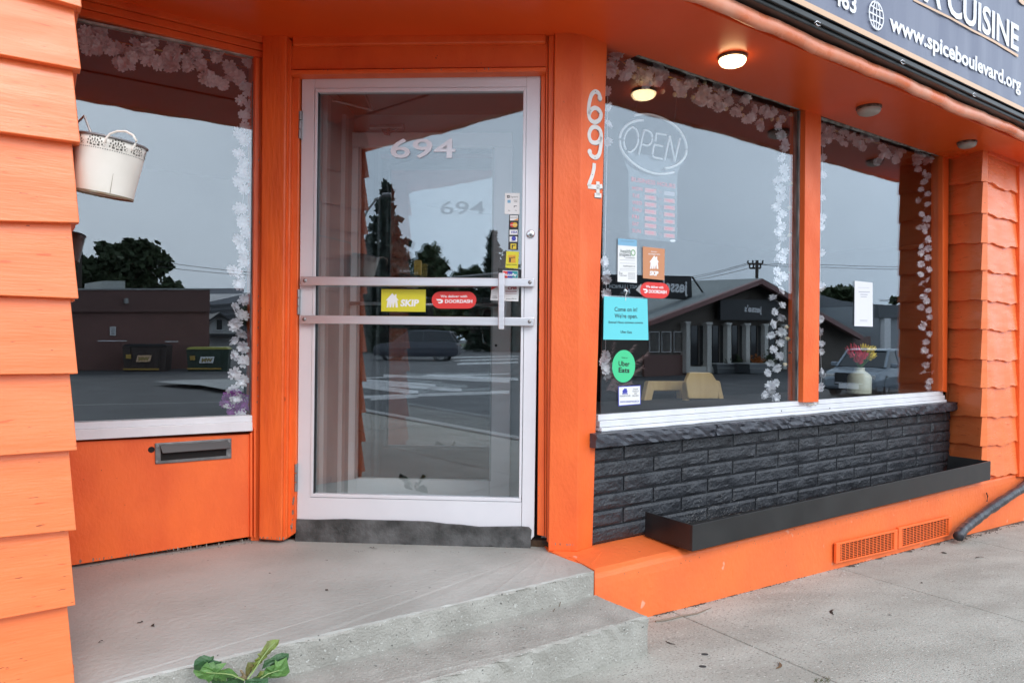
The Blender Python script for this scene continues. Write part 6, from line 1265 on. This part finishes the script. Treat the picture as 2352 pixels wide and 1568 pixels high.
v_, f__ = leafcloud([tuple(FR.mirror(CAM+ray(x, y)*90))+(r*90/F,) for x, y, r in ((1890, 690, 20), (1910, 685, 22), (1935, 682, 22), (1958, 688, 18), (1980, 700, 16), (2056, 690, 7), (2150, 690, 12))], 3000, .4, 8)
o = mk('distant_wood', v_, f__, m_leafd); tag(o, 'low dark wood on the skyline above the slate roof', 'trees', kind='stuff')

# --- trees, signal and cars behind the camera (seen in the door)
def spruce(lb, pl, x, ytop, ybase, Z, wpx, seed=1, n=5200, fade=None):
    rr = np.random.RandomState(seed); k = Z/F; base = pl.mirror(CAM+ray(x, ybase)*Z); base.z = GZ; top = pl.mirror(CAM+ray(x, ytop)*Z).z; H = top-GZ; W_ = wpx*k; v = []; f = []
    t = root('spruce_tree', base, lb, 'tree', 'spruces across the street')
    nb = int(H*8)
    for i in range(nb):
        u = (i+rr.rand()*.5)/nb; z = GZ+H*(.06+.93*u); L_ = W_*(1-u)**.80*(.55+.6*rr.rand())+.15; a = i*2.4+rr.rand(); m_ = int(14+20*(1-u))
        for j in range(m_):
            t_ = (j+.5)/m_; p = np.array([base.x+math.cos(a)*L_*t_, base.y+math.sin(a)*L_*t_, z-L_*.28*t_+.12*L_*t_*t_]); s = (.11+.13*(1-t_)*(1-u)+.03)*1.45; d = rr.normal(size=3)*s; e = rr.normal(size=3)*s; d[2] -= s*1.0
            b = len(v); v += [tuple(p-d), tuple(p+e), tuple(p+d), tuple(p-e)]; f.append((b, b+1, b+2, b+3))
    mk('crown', v, f, m_leafs, t); g = G(); g.tube([base, Vector((base.x, base.y, top-.3))], [.28, .03], 6); g.obj('trunk', m_bark, t)
spruce('tall dark spruce with ragged drooping branches reflected in the door', DR, 884, 420, 800, 64, 112, 1, )
spruce('spruce just right of the tallest one', DR, 915, 560, 800, 66, 80, 2); spruce('spruce standing at the left edge of the reflected trees', DR, 845, 540, 800, 68, 80, 3)
spruce('slim spruce at the right of the door reflection', DR, 1128, 530, 800, 74, 55, 4); spruce('short spruce beside the slim one', DR, 1160, 580, 800, 74, 62, 5)
tree('rounded grey green tree in the middle distance', DR, (985, 800), 75, [(985, 585, 22), (975, 610, 26), (1000, 615, 24), (985, 645, 34), (950, 660, 26), (1030, 665, 26)], 5000, .32, 11)
tree('low bushy tree line right of the middle tree', DR, (1070, 800), 80, [(1060, 640, 22), (1085, 630, 18), (1100, 640, 20), (1060, 680, 30), (1120, 680, 30), (1160, 660, 30), (1200, 660, 40)], 5000, .34, 12)
v_, f__ = leafcloud([tuple(DR.mirror(CAM+ray(x, 735)*105))+(45*105/F,) for x in range(700, 1320, 36)], 9000, .45, 9); o = mk('far_hedge', v_, f__, m_leafd); tag(o, 'dense dark mass of shrubs behind the parked cars', 'shrubs', kind='stuff')
# street lamp
Zl = 30; b = DR.mirror(CAM+ray(826, 800)*Zl); b.z = GZ; sl_ = root('street_lamp', b, 'curved arm street lamp left of the tall spruce', 'street lamp'); g = G()
g.tube([b]+[DR.mirror(CAM+ray(x, y)*Zl) for x, y in ((824, 640), (828, 520), (842, 485), (862, 460), (880, 448))], [.09, .08, .07, .05, .045, .04], 8); g.obj('pole', m_steel, sl_, smooth=True); g = G(); g.tube([DR.mirror(CAM+ray(x, y)*Zl) for x, y in ((878, 448), (898, 447))], .1, 8); g.obj('lamp_head', m_steel, sl_)
# signal mast arm with lights and name plate
Zs = 30; q = lambda x, y: DR.mirror(CAM+ray(x, y)*Zs)
b = q(1215, 800); b.z = GZ; tl = root('traffic_signal', b, 'amber traffic signal hanging over the crossing beside a green street name plate', 'traffic light'); g = G(); g.tube([b, q(1215, 620), q(1100, 632), q(900, 650)], [.1, .09, .06, .05], 8); g.obj('mast_arm', m_steel, tl)
ex = (q(960, 600)-q(961, 600)).normalized(); ez = Vector((0, 0, 1)); ey = ex.cross(ez)
g = G(); a = q(952, 632); g.box(a, -ex*.30, ey*.25, ez*.62); g.obj('housing', flat('signal_yellow', (.50, .28, .03)), tl, bevel=.02)
for k in range(3):
    g = G(); P = a-ex*.15+ez*(.1+.2*k); g.lathe([(.0, .0), (.08, 0), (.085, .10)], Matrix.Translation(P) @ (ey*(1 if (Vector((0, 0, 0))-P).dot(ey) > 0 else -1)).to_track_quat('Z', 'Y').to_matrix().to_4x4(), 12); g.obj('lens', m_ink, tl)
nf = Far(DR, (900, 830), (960, 830)); 
np_ = root('street_name_plate', q(930, 620), 'dark green street name plate reading Dundas St beside the signal', 'street sign'); c = Far(DR, (880, 835), (1000, 835)); c.box('plate', 914, 950, 613, 628, flat('plate_green', (.01, .06, .04)), -.05, 0, np_); c.text('Dundas St', (948, 624), (917, 624), 6, .01, m_wsheet, np_)

def car(lb, pl, fpx, rpx, paint, Lm=4.7, H=1.7, name='parked_car', grp=None, sedan=False, ground=GZ):
    a = pl.mirror(level_px(fpx[0], fpx[1], ground)); b = pl.mirror(level_px(rpx[0], rpx[1], ground)); X = (b-a); X.z = 0
    X.normalize(); Y = Vector((-X.y, X.x, 0)); Zv = Vector((0, 0, 1)); o0 = a; k = Lm/4.7; hz = H/1.7; w_ = .93*k
    cr_ = root(name, o0+X*Lm/2, lb, 'car', grp); W3 = lambda x, y, z: o0+X*x*k+Y*y+Zv*z*hz
    def loft(secs, nm, m, bev=0):
        v = []; n = len(secs[0][1])
        for x, ring in secs: v += [W3(x, y*w_, z) for y, z in ring]
        f = []
        for i in range(len(secs)-1):
            for j in range(n): f.append((i*n+j, i*n+(j+1) % n, (i+1)*n+(j+1) % n, (i+1)*n+j))
        f += [tuple(range(n)), tuple((len(secs)-1)*n+j for j in range(n-1, -1, -1))]
        return mk(nm, v, f, m, cr_, smooth=False, bevel=bev)
    def ring(zb, zt, wf=1.0): return [(-wf*.96, zb), (-wf, zb+.2), (-wf, (zb+zt)/2+.08), (-wf*.93, zt), (-wf*.5, zt+.03), (wf*.5, zt+.03), (wf*.93, zt), (wf, (zb+zt)/2+.08), (wf, zb+.2), (wf*.96, zb)]
    hb = .92 if not sedan else .82
    loft([(0, ring(.36, .62, .80)), (.06, ring(.26, .76, .90)), (.30, ring(.22, hb-.04, .97)), (.9, ring(.22, hb+.03)), (1.3, ring(.22, hb+.10)), (2.5, ring(.22, hb+.10)), (4.1, ring(.24, hb+.13)), (4.55, ring(.28, hb+.08, .97)), (4.70, ring(.40, hb-.12, .88))], 'body', paint, .03)
    top = 1.66 if not sedan else 1.42; e1, e2 = (4.15, 4.58) if not sedan else (3.5, 4.2); b_ = hb+.12
    gl = flat('car_glass', (.02, .025, .03), .06)
    loft([(1.15, [(-.84, b_-.04), (-.83, b_), (.83, b_), (.84, b_-.04)]), (1.95, [(-.88, b_-.04), (-.72, top-.05), (.72, top-.05), (.88, b_-.04)]), (3.0, [(-.89, b_-.04), (-.73, top-.02), (.73, top-.02), (.89, b_-.04)]), (e1, [(-.87, b_-.04), (-.70, top-.06), (.70, top-.06), (.87, b_-.04)]), (e2, [(-.82, b_-.04), (-.80, b_), (.80, b_), (.82, b_-.04)])], 'windows', gl)
    loft([(1.90, [(-.70, top-.055), (-.66, top-.02), (.66, top-.02), (.70, top-.055)]), (2.3, [(-.745, top-.05), (-.66, top+.02), (.66, top+.02), (.745, top-.05)]), (3.1, [(-.75, top-.04), (-.66, top+.035), (.66, top+.035), (.75, top-.04)]), (e1, [(-.72, top-.09), (-.62, top-.01), (.62, top-.01), (.72, top-.09)]), (e1+.12, [(-.70, top-.12), (-.6, top-.07), (.6, top-.07), (.70, top-.12)])], 'roof', paint)
    for y in (-1, 1):
        for (xa, za, xb, zb) in ((1.15, b_-.02, 1.95, top-.03), (2.75, b_-.03, 2.78, top-.02), (e1, top-.05, e2, b_-.02)):
            g = G(); wa = .845 if za < zb else .72; wb = .72 if za < zb else .845; g.tube([W3(xa, y*wa*w_, za), W3(xb, y*wb*w_, zb)], .045, 5); g.obj('pillar', paint, cr_)
        for xw in (.92, 3.75):
            c_ = W3(xw, y*.90*w_, .345/hz); g = G(); mw = Matrix.Translation(c_) @ (Y*y).to_track_quat('Z', 'Y').to_matrix().to_4x4(); g.lathe([(0, -.18), (.40*k, -.18), (.43*k, -.02), (.42*k, .015), (0, .015)], mw, 20); g.obj('wheel_arch', m_black, cr_)
            g = G(); g.lathe([(.34*k, -.16), (.345*k, .04), (.30*k, .075), (.22*k, .06)], mw, 24); wl_ = g.obj('wheel', flat('tyre', (.015, .015, .015), .8), cr_); g = G(); g.lathe([(.225*k, .065), (.19*k, .045), (.06*k, .05), (0, .06)], mw, 10); g.obj('rim', m_steel, wl_)
        g = G(); g.box(W3(.03, y*.52*w_-.0, .62), X*.12, Y*y*.33*w_, Zv*.14); g.obj('headlight', flat('lamp_lens', (.6, .6, .58), .1), cr_, bevel=.02)
        g = G(); g.box(W3(4.62, y*.62*w_, .72), X*.07, Y*y*.22*w_, Zv*.2); g.obj('tail_light', flat('tail_red', (.3, .01, .01), .2), cr_, bevel=.01)
        g = G(); g.box(W3(1.45, y*.93*w_, b_-.02), X*.12, Y*y*.2, Zv*.13); g.obj('mirror', paint, cr_, bevel=.03)
    for k_ in range(4): g = G(); g.box(W3(-.02+.01*k_, -.48*w_, .46+.075*k_), X*.05, Y*.96*w_, Zv*.035); g.obj('grille_bar', m_chrome, cr_, bevel=.005)
    g = G(); g.box(W3(-.015, -.5*w_, .42), X*.03, Y*1.0*w_, Zv*.34); g.obj('grille', m_ink, cr_); g = G(); g.box(W3(-.05, -.26, .30), X*.03, Y*.52, Zv*.13); g.obj('number_plate', m_wsheet, cr_)
    g = G(); g.box(W3(.05, -.9*w_, .24), X*.1, Y*1.8*w_, Zv*.12); g.obj('bumper', m_ink, cr_, bevel=.03)
    return cr_
p_silver = flat('silver_blue_paint', (.26, .30, .34), .25); p_silver.node_tree.nodes['Principled BSDF'].inputs['Metallic'].default_value = .4
p_black = flat('black_car_paint', (.045, .05, .065), .28); p_grey = flat('dark_grey_car_paint', (.12, .13, .14), .25); p_maroon = flat('dark_maroon_car_paint', (.14, .05, .055), .3)
car('silver blue SUV with chrome grille passing, reflected in the far right window', FR, (1950, 912), (2130, 884), p_silver, 3.9, 1.36, 'passing_car')
car('black SUV crossing the junction, reflected in the door glass', DR, (864, 826), (1064, 829), p_black, 5.3, 1.95, 'passing_car')
car('dark grey sedan parked behind the black SUV', DR, (832, 800), (925, 801.5), p_grey, 4.6, 1.45, 'parked_car', None, True); car('dark maroon sedan parked at the left of the grey one', DR, (790, 801), (880, 802), p_maroon, 4.6, 1.45, 'parked_car', None, True)
